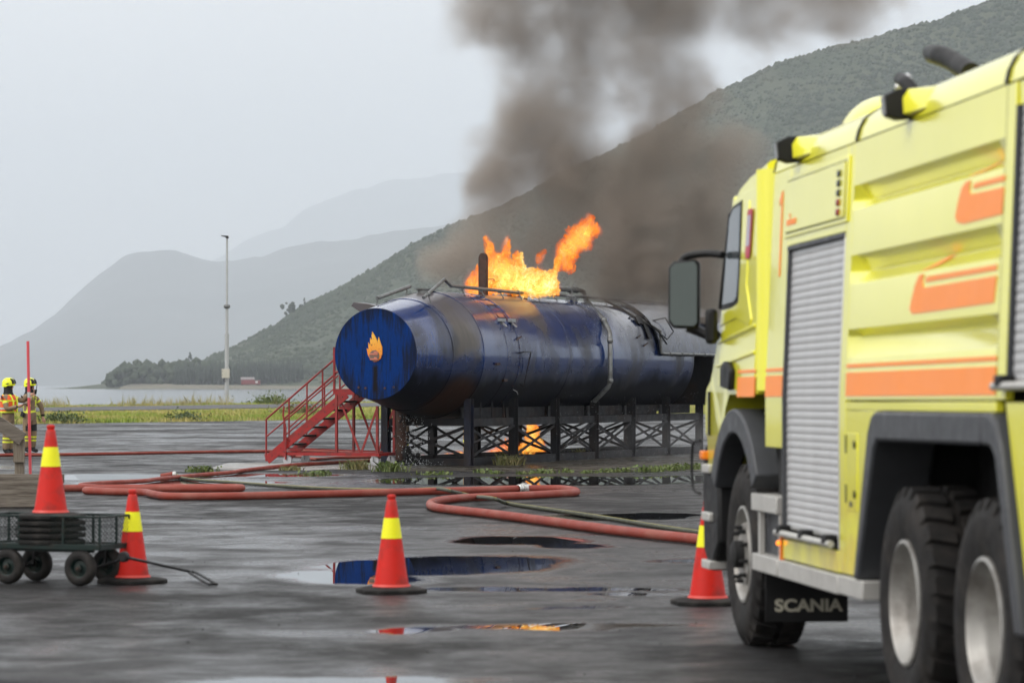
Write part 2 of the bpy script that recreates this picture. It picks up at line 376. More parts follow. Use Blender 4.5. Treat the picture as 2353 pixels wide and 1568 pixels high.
M['weed_dry'] = grass('rank_grass_tuft', (.11, .13, .03), (.20, .16, .06), (.07, .10, .02), 3.)
M['shrub'] = grass('shrub_leaves', (.045, .085, .016), (.075, .10, .025), (.05, .05, .02), 2.)
def hillm(name, c1, c2, c3, sc):
    a = NT(name); n1 = a.noise(sc, 5, .6); n2 = a.noise(sc * 6, 4, .65)
    c = a.mix(a.mr(n1, .38, .62), c1, c2); c = a.mix(a.mr(n2, .5, .7, 0, .8), c, c3); a.set(Base_Color=c, Roughness=.9); a.bump(n2, .6, 6.); return a.m
M['hill'] = hillm('hillside_scrub', (.026, .040, .016), (.045, .055, .024), (.022, .032, .014), .006)
M['mount'] = hillm('mountain_scrub', (.022, .028, .022), (.040, .044, .036), (.026, .028, .026), .002)
M['beach'] = hillm('stony_shore', (.13, .12, .085), (.18, .16, .12), (.10, .115, .045), .05)
M['wood_far'] = hillm('far_foliage', (.019, .032, .013), (.031, .046, .019), (.023, .037, .015), .01)
M['conifer_far'] = hillm('far_conifer', (.014, .024, .014), (.022, .034, .018), (.012, .02, .012), .02)

def tank_mat(face=False):
    a = NT('blue_tank_end_paint' if face else 'scorched_blue_tank_paint'); x, y, z = a.sep()
    ang = a.math('ARCTAN2', a.math('SUBTRACT', z, 2.335), x)
    cb = a.n('ShaderNodeCombineXYZ'); a.L(a.math('MULTIPLY', ang, 1.3), cb.inputs[0]); a.L(y, cb.inputs[1])
    streak = a.noise(1.1, 5, .55, vec=cb.outputs[0], stretch=(.55, .75, 1), dist=.5) if not face else a.noise(2.4, 6, .7, stretch=(4.5, 1, .45))
    big = a.noise(.55, 4, .6, vec=cb.outputs[0], dist=.4) if not face else a.noise(1.2, 4, .6)
    fine = a.noise(5, 4, .55, vec=cb.outputs[0], stretch=(.3, 2, 1)) if not face else a.noise(14, 5, .65, stretch=(3, 1, .5))
    blue = a.mix(a.mr(fine, .3, .7), (.0005, .017, .095) if not face else (.0003, .021, .115), (.0010, .028, .14) if not face else (.0005, .031, .17))
    if face:
        rad = a.n('ShaderNodeVectorMath', operation='DISTANCE'); a.L(a.obj(), rad.inputs[0]); rad.inputs[1].default_value = (0, -2.43, 2.335)
        c = a.mix(a.mr(a.math('ADD', streak, a.mr(rad.outputs['Value'], .55, .95, 0, .14)), .51, .66, 0, .85), blue, (.008, .009, .012))
        ez = a.math('MULTIPLY', a.mr(a.math('ABSOLUTE', a.math('ADD', x, a.math('MULTIPLY', a.math('SUBTRACT', fine, .5), .08))), .085, .03, 0, 1), a.mr(z, 1.45, 1.60, 0, 1)); ez = a.math('MULTIPLY', ez, a.mr(z, 2.14, 2.06, 0, 1))
        c = a.mix(ez, c, (.010, .009, .010))
        c = a.mix(a.mr(fine, .68, .78, 0, .5), c, (.05, .12, .34))
        rr = a.mr(streak, .4, .7, .35, .55)
    else:
        soot = a.math('ADD', a.math('MULTIPLY', streak, .6), a.math('MULTIPLY', big, .4))
        sm = a.mr(soot, .46, .60, 0, .93)
        c = a.mix(sm, blue, a.mix(a.mr(fine, .35, .65), (.006, .006, .007), (.028, .024, .020)))
        def band(y0, hw, z0, z1, amt):
            m = a.mr(a.math('ADD', a.math('ABSOLUTE', a.math('SUBTRACT', y, y0)), a.math('MULTIPLY', a.math('SUBTRACT', big, .5), .9)), hw + .12, hw - .12, 0, 1, True)
            zz = a.math('ADD', z, a.math('MULTIPLY', a.math('SUBTRACT', streak, .5), 2.2))
            return a.math('MULTIPLY', a.math('MULTIPLY', m, a.mr(zz, z0, z1, 0, 1, True)), amt)
        for (y0, hw, z0, z1, amt) in ((-.55, .50, 2.2, 2.7, .72), (.55, .42, 2.5, 3.0, .45), (2.9, .95, 2.7, 3.2, .72), (5.6, .5, 3.0, 3.3, .4)):
            bm = band(y0, hw, z0, z1, amt); c = a.mix(bm, c, a.mix(fine, (.045, .036, .026), (.105, .082, .058))); sm = a.math('MAXIMUM', sm, bm)
        d = a.n('ShaderNodeVectorMath', operation='DISTANCE'); a.L(a.obj(), d.inputs[0]); d.inputs[1].default_value = (.75, -.55, 1.42)
        bl = a.mr(a.math('ADD', z, a.math('MULTIPLY', streak, .9)), 2.72, 2.10, 0, .95, True)   # blacker and more matte towards the bottom, with a streaky edge
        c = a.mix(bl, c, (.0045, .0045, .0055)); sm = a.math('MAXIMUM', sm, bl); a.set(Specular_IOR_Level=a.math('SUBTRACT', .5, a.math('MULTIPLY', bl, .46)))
        c = a.mix(a.mr(a.math('ADD', d.outputs['Value'], a.math('MULTIPLY', a.math('SUBTRACT', big, .5), .9)), .80, .45, 0, .9, True), c, a.mix(fine, (.016, .007, .004), (.042, .016, .007)))
        sc = a.noise(20, 3, .6, vec=cb.outputs[0], stretch=(.15, 2.5, 1)); c = a.mix(a.math('MULTIPLY', a.mr(sc, .68, .74, 0, .6), a.mr(y, .2, -.3, 0, 1)), c, (.22, .28, .42))
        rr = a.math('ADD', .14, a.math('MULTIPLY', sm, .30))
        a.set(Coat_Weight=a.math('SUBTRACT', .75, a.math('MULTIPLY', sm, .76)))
    if face: a.set(Specular_IOR_Level=.06)
    a.set(Base_Color=c, Roughness=rr, Coat_Roughness=.07)
    a.bump(big, .10, .03); return a.m
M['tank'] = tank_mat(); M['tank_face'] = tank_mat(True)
def emblem_mat():
    a = NT('flame_emblem_paint'); x, y, z = a.sep(); f = a.noise(9, 3)
    c = a.ramp(a.mr(a.math('ADD', z, a.math('MULTIPLY', f, .15)), 2.2, 2.75), [(0, (.62, .13, .02)), (.5, (.78, .28, .015)), (1, (.82, .42, .04))])
    c = a.mix(a.mr(a.noise(22, 3), .60, .68, 0, .9), c, (.03, .02, .015)); a.set(Base_Color=c, Roughness=.4); return a.m
M['emblem'] = emblem_mat()
M['emblem_disc'] = plain('brown_grey_disc', (.16, .10, .075), .5); M['emblem_s'] = plain('salmon_mark', (.50, .16, .10), .5)
M['hood'] = plain('wet_grey_blue_hood', (.050, .058, .085), .18, var=.5, vs=2.5, dirt=(.02, .02, .022), dirt_amt=.4)

# ------------------------------------------------------------------ the setting
def mesh_obj(name, vs, fs, mat, parent=None, smooth=True):
    m = bpy.data.meshes.new(name); m.from_pydata([tuple(p) for p in vs], [], [tuple(f) for f in fs]); m.update()
    if smooth: m.polygons.foreach_set('use_smooth', [True] * len(m.polygons))
    m.materials.append(mat); o = bpy.data.objects.new(name, m); COL.objects.link(o)
    if parent: o.parent = parent
    return o
def fast_mesh(name, V, Q, mat, parent=None):          # numpy arrays, all faces of one size
    m = bpy.data.meshes.new(name); k = Q.shape[1]
    m.vertices.add(len(V)); m.vertices.foreach_set('co', V.astype(np.float32).ravel())
    m.loops.add(Q.size); m.loops.foreach_set('vertex_index', Q.astype(np.int32).ravel())
    m.polygons.add(len(Q)); m.polygons.foreach_set('loop_start', np.arange(0, Q.size, k, dtype=np.int32))
    m.update(calc_edges=True); m.validate(); m.materials.append(mat)
    o = bpy.data.objects.new(name, m); COL.objects.link(o)
    if parent: o.parent = parent
    return o
cols = list(range(-2600, 5200, 100))
lineA = [G(x, max(973 - (x - 100) * 11 / 770, 940) if x > -400 else 980.14 + (-400 - x) * .004) for x in cols]
def line(v0, sl, z): return [G(x, max(v0 - (x - 100) * sl, 905), z) for x in cols]
lineB = line(943.5, 10 / 700, .42); lineC = line(935.0, 9.6 / 700, .46)
D1 = [p + Vector((0, 7, .06)) for p in lineC]; E1 = [p + Vector((0, 16, -2.2)) for p in lineC]; E2 = [p + Vector((0, 60, -4.0)) for p in lineC]
def strip(name, A, B, mat, nsub=1, hf=None):
    vs = []; fs = []; n = len(A)
    for j in range(nsub + 1):
        t = j / nsub
        for i in range(n):
            p = A[i].lerp(B[i], t); p.z += (hf(t, i) if hf else 0); vs.append(p)
    for j in range(nsub):
        for i in range(n - 1): fs.append((j * n + i, j * n + i + 1, (j + 1) * n + i + 1, (j + 1) * n + i))
    return mesh_obj(name, vs, fs, mat)
A0 = [Vector((p.x, -60, 0)) for p in lineA]
ys = [-60, 5, 20, 35, 50, 65, 80, 95]
vs = [(-160, -60, 0), (160, -60, 0)]
# the apron: one sheet from behind the camera to the grass edge
apron = strip('asphalt_apron', [Vector((p.x * 1.0, -60, 0)) for p in lineA], [p + Vector((0, .6, 0)) for p in lineA], M['asphalt'], 6)
struct(apron)
bank = strip('grass_bank', [p + Vector((0, 0, -.05)) for p in lineA], [p + Vector((0, .5, -.02)) for p in lineB], M['soil'], 5, lambda t, i: .07 * math.sin(math.pi * t) + .03 * math.sin(i * 2.1 + t * 5) * math.sin(math.pi * t))
struct(bank)
struct(strip('shore_road', lineB, lineC, M['road'], 2))
struct(strip('grass_verge', [p + Vector((0, -.3, -.02)) for p in lineC], D1, M['soil'], 1)); struct(strip('shore_slope', D1, E1, M['soil'], 2))
struct(mesh_obj('sea', [(-39000, 100, -1.2), (39000, 100, -1.2), (39000, 35500, -1.2), (-39000, 35500, -1.2)], [(0, 1, 2, 3)], M['sea']))
# pale kerb edge of the shore road
# wet gravel strip in front of the trestle
gp = []
for k in range(60):
    t = k / 59; x = -6.2 + 12.5 * t; gp.append((x, 60.2 + .35 * math.sin(k * 1.7) + .25 * math.sin(k * .6) + (0.9 if x < -2 else 0), .004))
gq = [(p[0], 66.5 + .3 * math.sin(k * 2.3) + max(0, p[0]) * 2.0, .004) for k, p in enumerate(gp)]
struct(mesh_obj('gravel_strip', gp + gq, [(k, k + 1, 61 + k, 60 + k) for k in range(59)], M['gravel'], smooth=False))

# ---- hills and mountains
def vnoise(x, y, s, seed=0):
    xi = np.floor(x / s); yi = np.floor(y / s); fx = x / s - xi; fy = y / s - yi; fx = fx * fx * (3 - 2 * fx); fy = fy * fy * (3 - 2 * fy)
    h = lambda a, b: np.modf(np.abs(np.sin(a * 127.1 + b * 311.7 + seed * 17.3) * 43758.5453))[0]
    return (h(xi, yi) * (1 - fx) + h(xi + 1, yi) * fx) * (1 - fy) + (h(xi, yi + 1) * (1 - fx) + h(xi + 1, yi + 1) * fx) * fy - .5
def terrain(name, sil, Yr, Y0, Y1, mat, amp, nx=260, ny=60, base=-2., pw=1.15, shore=None):
    """hill whose crest seen from the apron follows sil [(x px, v px)] at distance Yr, rising from the shore at Y0"""
    sx_ = np.array([p[0] for p in sil], float); sv = np.array([p[1] for p in sil], float)
    X = np.linspace((sx_[0] - 1176) / F * Yr, (sx_[-1] - 1176) / F * Yr, nx); px = X / Yr * F + 1176
    crest = H + (884 - np.interp(px, sx_, sv)) * Yr / F - base
    T = np.linspace(0, 1, ny)
    tr = (Yr - Y0) / (Y1 - Y0)
    V = np.zeros((ny, nx, 3))
    for j, t in enumerate(T):
        y = Y0 + (Y1 - Y0) * t
        y0 = (shore(px) if shore is not None else 0)
        yy = y + y0 * (1 - t)
        q = np.clip(t / tr, 0, 1)
        prof = q ** pw if t <= tr else np.ones(1) * max(0., 1 - ((t - tr) / (1 - tr)) ** 1.5 * 1.15)
        z = crest * prof + base
        nzv = vnoise(X, np.full(nx, y), amp * 6, 1) + .5 * vnoise(X, np.full(nx, y), amp * 2.7, 2) + .3 * vnoise(X, np.full(nx, y), amp * 1.1, 3)
        z = z + nzv * amp * min(1, 3 * q) * np.clip(crest / 60, .1, 1)
        V[j, :, 0] = X * (yy / Yr) ** .5; V[j, :, 1] = yy; V[j, :, 2] = z
    I = np.arange(nx * ny).reshape(ny, nx)
    Q = np.stack([I[:-1, :-1], I[:-1, 1:], I[1:, 1:], I[1:, :-1]], -1).reshape(-1, 4)
    o = fast_mesh(name, V.reshape(-1, 3), Q, mat); o.data.polygons.foreach_set('use_smooth', [True] * len(Q)); struct(o)
    return o, V
hill_sil = [(60, 897), (150, 895), (230, 886), (300, 872), (400, 858), (470, 832), (560, 790), (640, 745), (700, 702), (760, 668), (850, 616), (950, 558), (1060, 508), (1150, 466), (1300, 396), (1500, 300), (1650, 212), (1800, 142), (2000, 86), (2200, 22), (2352, -30), (2700, -130), (3200, -240), (4200, -300)]
hill, HV = terrain('wooded_hill', hill_sil, 2950, 2230, 3900, M['hill'], 9, 380, 90, base=-1.6, pw=1.0)
bs = []
for k in range(90):
    x = -1480 + k * 60; bs.append((x, 2190 + 14 * math.sin(k * .9) + 25 * math.sin(k * .27) + (40 if x > 1000 else 0), -1.3))
pts = [p for p in bs if (p[0] / p[1] * F + 1176) > 168]
lo = [(pts[0][0], pts[0][1] + 20, -1.3)] + pts
struct(mesh_obj('stony_beach', [p for p in lo] + [(p[0] * 1.01, p[1] + 60, 1.2) for p in lo] + [(p[0] * 1.04, p[1] + 190, 3.5) for p in lo],
    [(r_ * len(lo) + k, r_ * len(lo) + k + 1, (r_ + 1) * len(lo) + k + 1, (r_ + 1) * len(lo) + k) for r_ in (0, 1) for k in range(len(lo) - 1)], M['beach']))
terrain('far_mountain', [(-1500, 760), (-700, 800), (-300, 850), (-120, 830), (0, 805), (60, 772), (130, 722), (200, 662), (250, 622), (290, 594), (330, 585), (400, 583), (480, 594), (540, 597), (600, 588), (660, 572), (740, 556), (900, 540), (1100, 520), (1300, 510), (1600, 505)], 15500, 12500, 19000, M['mount'], 60, 260, 60, pw=.95)
terrain('far_ridge', [(200, 880), (330, 720), (420, 640), (500, 598), (560, 563), (650, 518), (720, 470), (800, 436), (900, 412), (1050, 398), (1200, 385), (1500, 375), (2200, 330), (3200, 300)], 29000, 25000, 34000, M['mount'], 90, 260, 60, pw=.95)

# ---- far wood: crowns scattered over the slope, one mass
def ico():
    b = bmesh.new(); bmesh.ops.create_icosphere(b, subdivisions=1, radius=1); b.verts.ensure_lookup_table()
    v = np.array([x.co[:] for x in b.verts]); f = np.array([[q.index for q in x.verts] for x in b.faces]); b.free(); return v, f
IV, IF = ico()
def scatter(name, C, Rr, hz, mat, sharp=False):
    n = len(C); k = len(IV)
    jit = 1 + .35 * (rng.random((n, k, 1)) - .5) * 2
    V = IV[None] * jit; V = V * np.stack([Rr, Rr, Rr * hz], -1)[:, None, :]
    if sharp: V[:, :, :2] *= np.clip(1.0 - (IV[None, :, 2:3] + 1) * .48, .06, 1)
    V = V + C[:, None, :]
    Q = (IF[None] + (np.arange(n) * k)[:, None, None]).reshape(-1, 3)
    o_ = fast_mesh(name, V.reshape(-1, 3), Q, mat); o_.data.polygons.foreach_set('use_smooth', [True] * len(Q)); return o_
ny, nx = HV.shape[:2]
N = 52000
tt = rng.random(N) ** .8 * 46; ii = rng.random(N) * (nx - 2)
px_ok = []
j0 = tt.astype(int); i0 = ii.astype(int); P0 = HV[j0, i0]; P1 = HV[j0 + 1, i0 + 1]; fr = rng.random((N, 1)); C = P0 + (P1 - P0) * fr
pxs = C[:, 0] / C[:, 1] * F + 1176
den = vnoise(C[:, 0], C[:, 1], 90, 5) + .6 * vnoise(C[:, 0], C[:, 1], 35, 6)
keep = (pxs > 240) & (pxs < 3300) & (C[:, 2] > 2.5) & (den > -.42)
C = C[keep]; rad = rng.uniform(2.0, 4.4, len(C)) * np.clip(.7 + den[keep], .6, 1.25); C[:, 2] -= rad * .22
o = scatter('hillside_wood', C, rad, rng.uniform(.8, 1.25, len(C)), M['wood_far']); tag(o, 'hazy green birch wood and scrub covering the hillside beyond the fjord', 'wood', kind='stuff')
# wood on the low point and dark conifer plantation above the beach
def at(px, Y, z): return ((px - 1176) / F * Y, Y, z)
cs = []; rs = []
for k in range(1500):
    px = random.uniform(252, 800); Y = random.uniform(2300, 2420)
    top = np.interp(px, [252, 290, 330, 380, 430, 480, 600, 800], [10, 18, 20, 19, 21, 20, 16, 12])
    cs.append(at(px, Y, random.uniform(2.5, top * random.uniform(.75, .95)))); rs.append(random.uniform(2.2, 4.2))
o = scatter('point_wood', np.array(cs), np.array(rs), rng.uniform(.8, 1.2, len(rs)), M['wood_far']); tag(o, 'dark leafy wood on the low point at the fjord shore', 'wood', kind='stuff')
cs = []; rs = []
for k in range(520):
    px = random.uniform(400, 695); Y = random.uniform(2270, 2330); h = random.uniform(5, 9) * (1.15 if px > 540 else .9)
    cs.append(at(px, Y, 2 + h)); rs.append(random.uniform(1.6, 2.8))
o = scatter('conifer_plantation', np.array(cs), np.array(rs), np.array([random.uniform(3.2, 4.2) for _ in rs]), M['conifer_far'], True); tag(o, 'dark conifer plantation behind the red barn at the shore', 'wood', kind='stuff')
# lone trees breaking the skyline
def far_tree(px, v, Y, h, wd, label, conifer=False):
    b = PY(px, v, Y); b.z -= 2
    r = root('skyline_tree', label, 'tree', b, group=None)
    mb = MB(); mb.tube([(0, 0, -1), (.15, 0, h * .5), (0, 0, h * .8)], [.4, .28, .1], 6); mb.build('trunk', M['under'], r)
    n = 40; cc = rng.normal(0, 1, (n, 3)) * np.array([wd * .32, wd * .32, h * .2]); cc[:, 2] += h * .58
    if conifer:
        q = rng.random(n); cc[:, 2] = h * (.15 + .85 * q); cc[:, :2] *= (1.05 - q)[:, None]
    o_ = scatter('crown', cc, rng.uniform(.10, .2, n) * wd, rng.uniform(.7, 1.2, n), M['wood_far'] if not conifer else M['conifer_far']); o_.parent = r
far_tree(671, 730, 2900, 17, 12, 'broad lone tree breaking the skyline low on the hill ridge')
far_tree(699, 706, 2900, 11, 4, 'small pointed tree just above the broad skyline tree', True)
far_tree(436, 834, 2600, 11, 5, 'spruce standing proud of the wood near the low point', True)
far_tree(428, 836, 2600, 7, 4, 'short spruce beside the taller spruce on the low ridge', True)
# red barn on the far shore
b0 = G(573, 883, 2.5); b0 = Vector(at(573, 2262, 3.2))
r = root('red_barn', 'small red barn with arched grey roof on the far shore', 'barn', b0, (0, 0, .1))
mb = MB(); mb.bb(-6.2, 3.6, -3, 3, -1, 2.6); mb.build('wall', M['barn'], r)
mb = MB(); mb.prism([(-3.3, 2.5), (-2.4, 3.6), (-1.1, 4.2), (0, 4.35), (1.1, 4.2), (2.4, 3.6), (3.3, 2.5)], (0, 0, 0), (0, 1, 0), (0, 0, 1), (1, 0, 0), -6.4, 3.7); mb.build('roof', M['barn_roof'], r)
mb = MB(); mb.bb(3.62, 8, -2.5, 2.5, -1, 1.9); mb.build('annex', M['barn'], r)
mb = MB(); mb.bb(3.62, 8.2, -2.8, 2.8, 1.92, 2.3); mb.build('annex_roof', M['barn_roof'], r)
mb = MB(); mb.bb(4.4, 6.2, -2.6, -2.52, .1, 1.4); mb.build('window', M['white'], r)
r = root('white_tower', 'slim white tower among the trees on the lower hillside', 'tower', Vector(at(559, 2360, 8)))
mb = MB(); mb.lathe([(1.3, -6), (1.1, 5), (1.5, 5.1), (1.5, 5.6), (.6, 5.7), (.35, 8)], 10, capb=True); mb.build('shaft', M['white'], r); mb = MB(); mb.tube([(0, 0, 7.9), (0, 0, 11)], .2, 6); mb.build('mast', M['white'], r)
hs = [(172, 868, 7), (186, 872, 9), (196, 862, 8), (206, 859, 10), (214, 864, 9), (222, 858, 8), (230, 861, 9), (205, 872, 7), (160, 874, 8), (238, 856, 6)]
for k, (px, v, s_) in enumerate(hs):
    Y = 12400 + (890 - v) * 25; s_ *= 2.2
    b = PY(px, v + 2, Y)
    r = root('shore_house', 'tiny pale house in the hazy village across the fjord', 'house', b, (0, 0, random.uniform(-.6, .6)), 'houses of the village across the fjord')
    mb = MB(); mb.bb(-s_ * .6, s_ * .6, -s_ * .4, s_ * .4, -6, s_ * .5); mb.build('wall', M['white'], r)
    mb = MB(); mb.prism([(-s_ * .45, s_ * .5), (0, s_ * .85), (s_ * .45, s_ * .5)], (0, 0, .02), (0, 1, 0), (0, 0, 1), (1, 0, 0), -s_ * .63, s_ * .63); mb.build('roof', M['dark_roof'], r)

# ---- grass on the bank and tall stalks at the road's edge
def blades(name, pts, hts, wds, lean, mat, nb=3, parent=None):
    n = len(pts) * nb; P = np.repeat(np.array(pts), nb, 0); hh = np.repeat(np.array(hts), nb) * rng.uniform(.6, 1.15, n); ww = np.repeat(np.array(wds), nb)
    a = rng.random(n) * 2 * np.pi; P = P + np.stack([rng.normal(0, 1, n) * ww * 2.5, rng.normal(0, 1, n) * ww * 2.5, np.zeros(n)], -1)
    d = np.stack([np.cos(a), np.sin(a), np.zeros(n)], -1); l = rng.normal(0, 1, (n, 2)) * lean * hh[:, None]
    tip = P + np.stack([l[:, 0], l[:, 1], hh], -1); mid = P + np.stack([l[:, 0] * .3, l[:, 1] * .3, hh * .55], -1)
    V = np.stack([P - d * ww[:, None] * .5, P + d * ww[:, None] * .5, mid + d * ww[:, None] * .4, tip, mid - d * ww[:, None] * .4], 1)
    Q = np.arange(n * 5).reshape(n, 5); return fast_mesh(name, V.reshape(-1, 3), Q, mat, parent)
def on_strip(Aa, Bb, n, xmin=-500, xmax=2600, hump=.22, tmin=0., tmax=1.):
    out = []
    lo_, hi_ = [i for i, c in enumerate(cols) if c >= xmin][0], [i for i, c in enumerate(cols) if c <= xmax][-1] - 1
    for _ in range(n):
        i = random.randint(lo_, hi_); u = random.random(); t = random.uniform(tmin, tmax)
        p = Aa[i].lerp(Aa[i + 1], u).lerp(Bb[i].lerp(Bb[i + 1], u), t); p = p.copy(); p.z += hump * math.sin(math.pi * t) - .05; out.append(tuple(p))
    return out
ps = on_strip(lineA, lineB, 17000, -400, 1700, .09, 0., .86); ht_ = {p: .45 + .55 * max(0., 1 - (p[2] + .05) / .36) for p in ps}
o = blades('bank_grass', ps, [random.uniform(.10, .30) * ht_[p] for p in ps], [random.uniform(.03, .06) for _ in ps], .4, M['grass'], 3); tag(o, 'rough green and straw coloured grass on the bank below the road', 'grass', kind='stuff')
ps = []
for p in on_strip(lineC, D1, 1500, -400, 1900, 0, .1, .9):
    if vnoise(np.array([p[0]]), np.array([0.]), 1.1, 3)[0] > -.02: ps.append(p)
o = blades('roadside_stalks', ps, [random.choice([.3, .4, .55, .8]) * random.uniform(.6, 1.1) for _ in ps], [.025] * len(ps), .22, M['straw'], 5); tag(o, 'tall dry grass stalks along the seaward edge of the road', 'grass', kind='stuff')
ps = on_strip(lineC, D1, 2600, -400, 1900, 0, 0, .9)
o = blades('verge_grass', ps, [random.uniform(.08, .2) for _ in ps], [.05] * len(ps), .4, M['grass'], 3); tag(o, 'low grass on the verge between road and water', 'grass', kind='stuff')
def shrub(loc, rx, rz, n, label, mat='shrub', group=None, name='shrub'):
    r = root(name, label, 'shrub', loc, group=group)
    c = rng.normal(0, 1, (n, 3)) * np.array([rx * .5, rx * .4, rz * .35]); c[:, 2] = np.abs(c[:, 2]) + .1 * rz
    k = n; a = rng.random((k, 3)) - .5; a /= np.linalg.norm(a, axis=1)[:, None]; b = np.cross(a, rng.random((k, 3)) - .5); b /= np.linalg.norm(b, axis=1)[:, None]
    s_ = rng.uniform(.05, .11, (k, 1)) * (1 if rx > .5 else .6); V = np.stack([c - a * s_, c + b * s_ * .45, c + a * s_, c - b * s_ * .45], 1).reshape(-1, 3)
    fast_mesh('foliage', V, np.arange(k * 4).reshape(k, 4), M[mat], r)['kind'] = 'stuff'
    mb = MB()
    for q in range(6):
        a_ = q * 1.1; mb.tube([(0, 0, -.05), (math.cos(a_) * rx * .3, math.sin(a_) * rx * .3, rz * .6)], [.012, .004], 4)
    mb.build('stem', M['rust'], r); return r
def bankpt(px, t):
    i = next(i for i, c in enumerate(cols) if c + 100 > px); u = (px - cols[i]) / 100
    p = lineA[i].lerp(lineA[i + 1], u).lerp(lineB[i].lerp(lineB[i + 1], u), t); p.z += .08 * math.sin(math.pi * t) - .05; return p
shrub(bankpt(135, .08), 1.0, .55, 700, 'dark green low shrub at the apron edge beside the two firefighters')
shrub(bankpt(690, .35), 1.2, .65, 800, 'brownish bush on the grass bank below the mast', 'weed_dry')
shrub(bankpt(425, .1), .9, .5, 500, 'dull green bush at the foot of the grass bank')
pv = lineC[next(i for i, c in enumerate(cols) if c == 600)].lerp(lineC[next(i for i, c in enumerate(cols) if c == 700)], .15) + Vector((0, 2.5, 0))
shrub(pv, 1.3, .75, 900, 'bright green leafy bush on the verge by the water', 'weed')
# weed tufts in the gravel
def tuft(px, v, h, wd, n, label, mat='weed', group=None):
    g = G(px, v); r = root('weed_tuft', label, 'weed', (g.x, g.y, .004), group=group)
    pts_ = [(random.gauss(0, wd * .35), random.gauss(0, wd * .35), 0) for _ in range(n)]
    o_ = blades('leaves', pts_, [h * random.uniform(.5, 1) for _ in pts_], [.022] * n, .55, M[mat], 2, r); o_['kind'] = 'stuff'
    if mat == 'weed':
        c = np.array(pts_) + np.stack([rng.normal(0, wd * .2, n), rng.normal(0, wd * .2, n), rng.uniform(.2, .9, n) * h], -1)
        a = rng.random((n, 3)) - .5; a /= np.linalg.norm(a, axis=1)[:, None]; b = np.cross(a, rng.random((n, 3)) - .5); b /= np.linalg.norm(b, axis=1)[:, None]; s_ = rng.uniform(.02, .05, (n, 1))
        fast_mesh('leaf_cluster', np.stack([c - a * s_, c + b * s_ * .6, c + a * s_, c - b * s_ * .6], 1).reshape(-1, 3), np.arange(n * 4).reshape(n, 4), M[mat], r)['kind'] = 'stuff'
tuft(818, 1078, .24, .32, 110, 'rank dark grass tuft in front of the red stairs', 'weed_dry')
tuft(893, 1083, .22, .32, 90, 'bright leafy weed clump by the first trestle post')
tuft(668, 1080, .12, .3, 60, 'sparse yellowish weed beside the caster of the stairs', 'weed_dry')
tuft(460, 1084, .14, .35, 60, 'low green weed beside the red hose junction')
tuft(1165, 1068, .26, .45, 110, 'rank weed clump at the foot of a trestle post near the fire', 'weed_dry')
tuft(1180, 1058, .42, .25, 50, 'tall thin grass against a trestle post near the fire', 'weed_dry')
tuft(1335, 1052, .26, .25, 60, 'isolated grass tuft between two trestle posts', 'weed_dry')
for px, v in ((985, 1091), (1018, 1090), (1105, 1086), (1140, 1088), (1235, 1086), (1262, 1087), (1300, 1085), (1200, 1089), (1345, 1087), (1385, 1085), (1410, 1084), (1440, 1083), (745, 1088), (710, 1089)):
    tuft(px, v, random.uniform(.05, .10), random.uniform(.15, .4), 22, 'small bright green weed along the edge of the gravel strip', 'weed', 'weeds along the gravel edge')
for px, v, s_ in ((1540, 1080, .5), (1580, 1077, .6), (1490, 1083, .4)):
    tuft(px, v, .13, s_, 65, 'thick green weed patch in the gravel beside the fire truck', 'weed', 'weed patches by the fire truck')

# ---- light mast by the water
mb_ = Vector(((521 - 1176) / F * 215, 215, .2))
r = root('light_mast', 'tall galvanised light mast with cream cabinet beside the shore road', 'mast', mb_)
def mz(v): return H + (884 - v) * 215 / F - .2
mb = MB(); mb.tube([(0, 0, -.5), (0, 0, mz(770))], .15, 12); mb.build('lower_pole', M['mast'], r, 30)
mb = MB(); mb.tube([(0, 0, mz(770)), (0, 0, mz(708))], .105, 12).tube([(0, 0, mz(708)), (0, 0, mz(548))], [.085, .07], 12); mb.build('upper_pole', M['mast'], r, 30)
mb = MB(); mb.lathe([(.16, mz(772)), (.16, mz(767))], 12, capa=True, capb=True); mb.build('collar', M['mast'], r)
mb = MB(); mb.bb(-.32, .22, -.42, -.151, mz(868), mz(847)); cab_ = mb.build('cabinet', M['cream'], r, bevel=.015)
mb = MB(); mb.ball((-.26, -.43, mz(852)), .025, 6, 4); mb.ball((-.26, -.43, mz(861)), .025, 6, 4); mb.build('latch', M['blk'], cab_)
mb = MB(); mb.lathe([(.12, mz(709)), (.21, mz(707)), (.24, mz(703)), (.21, mz(700)), (.1, mz(699))], 12, capa=True, capb=True); mb.build('sensor_box', M['pipe'], r, 30)
mb = MB(); mb.prism([(-.42, mz(542)), (-.40, mz(540.5)), (.08, mz(541.5)), (.12, mz(547)), (-.02, mz(548)), (-.12, mz(544.5))], (0, 0, 0), (1, 0, 0), (0, 0, 1), (0, 1, 0), -.14, .14); mb.build('lamp_head', M['blk'], r, bevel=.01)
mb = MB(); mb.tube(smooth_path([(.12, -.15, mz(838)), (.26, -.16, mz(845)), (.24, -.3, mz(850))]), .012, 5).tube(smooth_path([(-.1, -.3, mz(868)), (-.2, -.2, mz(874)), (-.06, -.15, mz(876))]), .02, 5).tube(smooth_path([(.22, -.3, mz(858)), (.38, -.25, mz(868)), (.2, -.1, mz(878))]), .01, 5); mb.build('cable', M['blk'], r)

